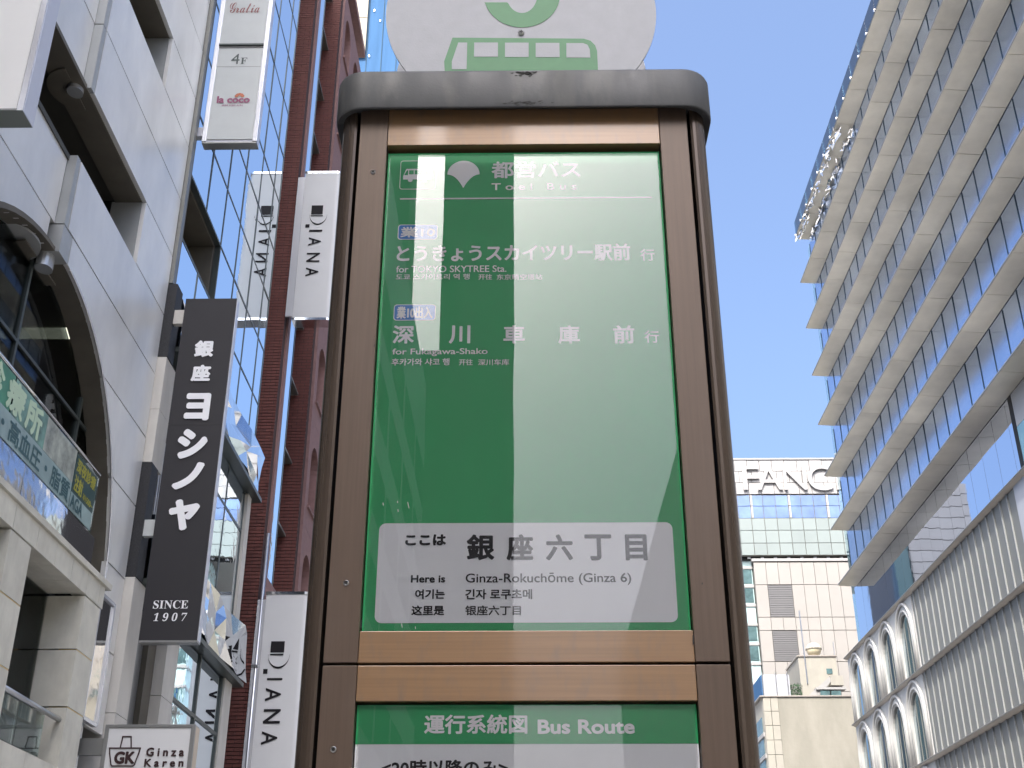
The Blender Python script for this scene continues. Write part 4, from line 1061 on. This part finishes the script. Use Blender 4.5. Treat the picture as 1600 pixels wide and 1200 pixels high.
# rooftop billboard back (pale panel), stair house, balcony, plants
x0, zA = cx(1193, 1087); x1, zB = cx(1237, 1055); 
BL = thing('rooftop_screen', 'plain pale screen wall standing on the left of the concrete roof', 'screen', (21.5, 105.6, RH))
piece('screen_panel', cx(1193, 1070)[0], cx(1236, 1070)[0], YC_+.5, YC_+.62, RH, cx(1210, 1052)[1], M['lav'], BL)
piece('screen_side', cx(1193, 1070)[0]-.1, cx(1193, 1070)[0], YC_+.5, YC_+5, RH, cx(1210, 1052)[1]-.05, M['bluewall'], BL)
for px in (1192, 1213, 1231): piece('screen_post', cx(px, 1060)[0], cx(px, 1060)[0]+.07, YC_+.4, YC_+.48, RH, cx(px, 1049)[1], M['steel_b'], BL)
SH = thing('stair_house', 'cream rooftop stair house with small dark window on the concrete roof', 'rooftop house', (25.6, 107, RH))
xa_, xb_ = cx(1254, 1060)[0], cx(1314, 1060)[0]; zt_ = cx(1285, 1022)[1]
MB().box(xa_, xb_, YC_+.9, 111, RH, zt_).build('house_wall', M['cream2'], SH)
piece('roof_edge', xa_-.1, xb_+.1, YC_+.8, 111.1, zt_+.005, zt_+.12, M['ledge'], SH)
piece('small_window', cx(1295, 1045)[0], cx(1304, 1045)[0], YC_+.84, YC_+.89, cx(1300, 1049)[1], cx(1300, 1041)[1], M['fdark'], SH)
piece('balcony_wall', cx(1298, 1060)[0], cx(1318, 1060)[0], YC_+.1, YC_+.8, cx(1300, 1070)[1], cx(1300, 1055)[1], M['cream2'], SH)
a = cx(1263, 1087); b = cx(1296, 1057); mb = MB()
mb.prism([a, (a[0]+.9, a[1]), (b[0]+.5, b[1]), b], YC_+.2, YC_+.5, 'y').build('stair_flight', M['tile_w'], SH)
for px in (1290, 1307): piece('lower_window', cx(px-9, 1080)[0]+.05, cx(px+7, 1080)[0], YC_+.06, YC_+.1, cx(px, 1087)[1], cx(px, 1079)[1], M['fdark'], SH)
piece('canopy', cx(1275, 1075)[0], cx(1322, 1075)[0], YC_+.0, YC_+.8, cx(1300, 1077)[1], cx(1300, 1073.5)[1], M['tile_w'], SH)
MB().tube([(cx(1260, 1020)[0], YC_+.8, cx(1260, 1065)[1]), (cx(1259, 1020)[0], YC_+.8, cx(1255, 950)[1])], .05, 6).build('mast', M['steel_b'], SH)
for q in (1302,):
    MB().tube([(cx(1308, 1020)[0], YC_+1, zt_), (cx(1308, 1020)[0], YC_+1, cx(1308, 998)[1])], .03, 6).build('aerial', M['steel_b'], SH)
WT = thing('round_tank', 'cream ball shaped tank on top of the rooftop stair house', 'tank', (25.3, 106.5, zt_+.1))
bx_, bz_ = cx(1277, 1008); R_ = .66
mb = MB(); nn = 20
prf = [(0.001, -R_)]+[(R_*c(math.radians(t)), R_*s(math.radians(t))*(.9 if t > 0 else 1)) for t in range(-75, 90, 15)]+[(0.001, R_*.9)]
mb.add([(bx_+r*c(2*math.pi*k/nn), YC_+1.5+r*s(2*math.pi*k/nn), bz_+h) for r, h in prf for k in range(nn)], [(i*nn+k, i*nn+(k+1) % nn, (i+1)*nn+(k+1) % nn, (i+1)*nn+k) for i in range(len(prf)-1) for k in range(nn)])
mb.build('ball', M['ball'], WT, smooth=True)
MB().prism([(bx_+(R_+.05)*c(2*math.pi*k/nn), YC_+1.5+(R_+.05)*s(2*math.pi*k/nn)) for k in range(nn)], bz_-.04, bz_+.05, 'z').build('rim', M['grout'], WT)
MB().prism([(bx_+.3*c(2*math.pi*k/nn), YC_+1.5+.3*s(2*math.pi*k/nn)) for k in range(nn)], zt_+.1, bz_-R_*.8, 'z').build('stand', M['shade'], WT)
mb = MB()
PLn = thing('roof_plant', 'dark green shrub between screen and stair house on the roof', 'plant', (22.9, 105.8, RH))
for k in range(500):
    x = random.uniform(cx(1238, 1075)[0], cx(1256, 1075)[0]); z = random.uniform(RH, cx(1245, 1065)[1]); y = YC_+random.uniform(.6, 1.4); a = .09
    q = [Vector((x, y, z))+Vector((random.uniform(-a, a), random.uniform(-a, a), random.uniform(-a, a))) for _ in range(3)]; mb.add(q, [(0, 1, 2)])
mb.build('foliage', M['plant'], PLn, kind='stuff')
MB().tube([(22.95, YC_+1, RH), (22.95, YC_+1, RH+1.0)], .05, 6).build('stem', M['ledge'], PLn)
# ================================================================ THE REST OF THE STREET (behind the camera and beyond the pillar)
def block(nm, label, x0, x1, y0, y1, h, m, faces, fl=3.8, bay=2.6, maxn=70):
    t = thing(nm, label, 'building', ((x0+x1)/2, (y0+y1)/2, 0))
    MB().box(x0, x1, y0, y1, 0, h).build('wall', m, t)
    n_ = 0
    for f in faces:
        L_ = (y1-y0) if f in 'ew' else (x1-x0); nb = max(1, int(L_/bay)); nf = int(h/fl)-1
        step = max(1, math.ceil(nb*nf/maxn))
        if step > 1: nb = max(1, nb//2); nf = nf
        for i in range(nb):
            for j in range(nf):
                a = i*L_/nb+.5; b = (i+1)*L_/nb-.5; z0 = 1+j*fl+.9; z1 = z0+fl-1.7
                if f == 'e': q = (x1, x1+.05, y0+a, y0+b)
                elif f == 'w': q = (x0-.05, x0, y0+a, y0+b)
                elif f == 's': q = (x0+a, x0+b, y0-.05, y0)
                else: q = (x0+a, x0+b, y1, y1+.05)
                piece('window', *q, z0, z1, M['winb'], t)
    if faces: piece('roof', x0+1, x1-1, y0+1, y1-1, h, h+1.5, M['conc'], t)
    return t
block('office_building', 'beige office building behind the camera on the near pavement side', -24, -5.5, -24, 3.2, 31, M['beige_b'], 'e')
block('office_building', 'grey office building further back along the near pavement', -24, -5.5, -58, -25, 32, M['pale_b'], 'e')
block('office_building', 'unseen slim dark tower behind the camera, placed for the edge mirrored in the pillar glass', -5.15, -.70, -66, -62, 66, M['darkt'], '')  # thin unseen slabs shaped for the dark edges and gap mirrored in the pillar
block('office_building', 'unseen tall dark office beside the slim tower behind the camera', -40, -7.36, -66, -62, 66, M['darkt'], '')
block('office_building', 'unseen mid height dark office, shaped to leave a mirrored gap between the two dark towers', -7.35, -5.16, -66, -62.5, 36.8, M['darkt'], '')
block('office_building', 'beige corner block across the road opposite the bus stop', 22.5, 44, -10, 26, 20, M['beige_b'], 'w')
block('office_building', 'grey block across the road behind the camera', 22.5, 44, -60, -11, 26, M['pale_b'], 'w')
block('office_building', 'pale long block far back across the road', 22.5, 44, -140, -61, 36, M['beige_b'], 'w')
block('office_building', 'dark long block at the far back across the road', 22.5, 44, -290, -150, 74, M['darkt'], '')
block('office_building', 'grey building beyond the brick building hidden by the pillar', -30, -5.9, 32.4, 58, 24, M['dusk'], 'e')
lt = block('office_building', 'banded grey tower mirrored in the finned tower glass', -6.14, 1.26, 131, 150, 53.5, M['tower_d'], '')
for k in range(40): piece('facade_band', -6.16, 1.28, 130.8, 131, 52.75-1.33*k, 54.0-1.33*k, M['tower_d'], lt)
block('office_building', 'dark teal glass tower beside the banded grey tower far down the street', 1.36, 3.2, 131, 133, 51, M['teal_d'], '')
for o in bpy.data.objects:
    if '_o' in o.keys(): del o['_o']
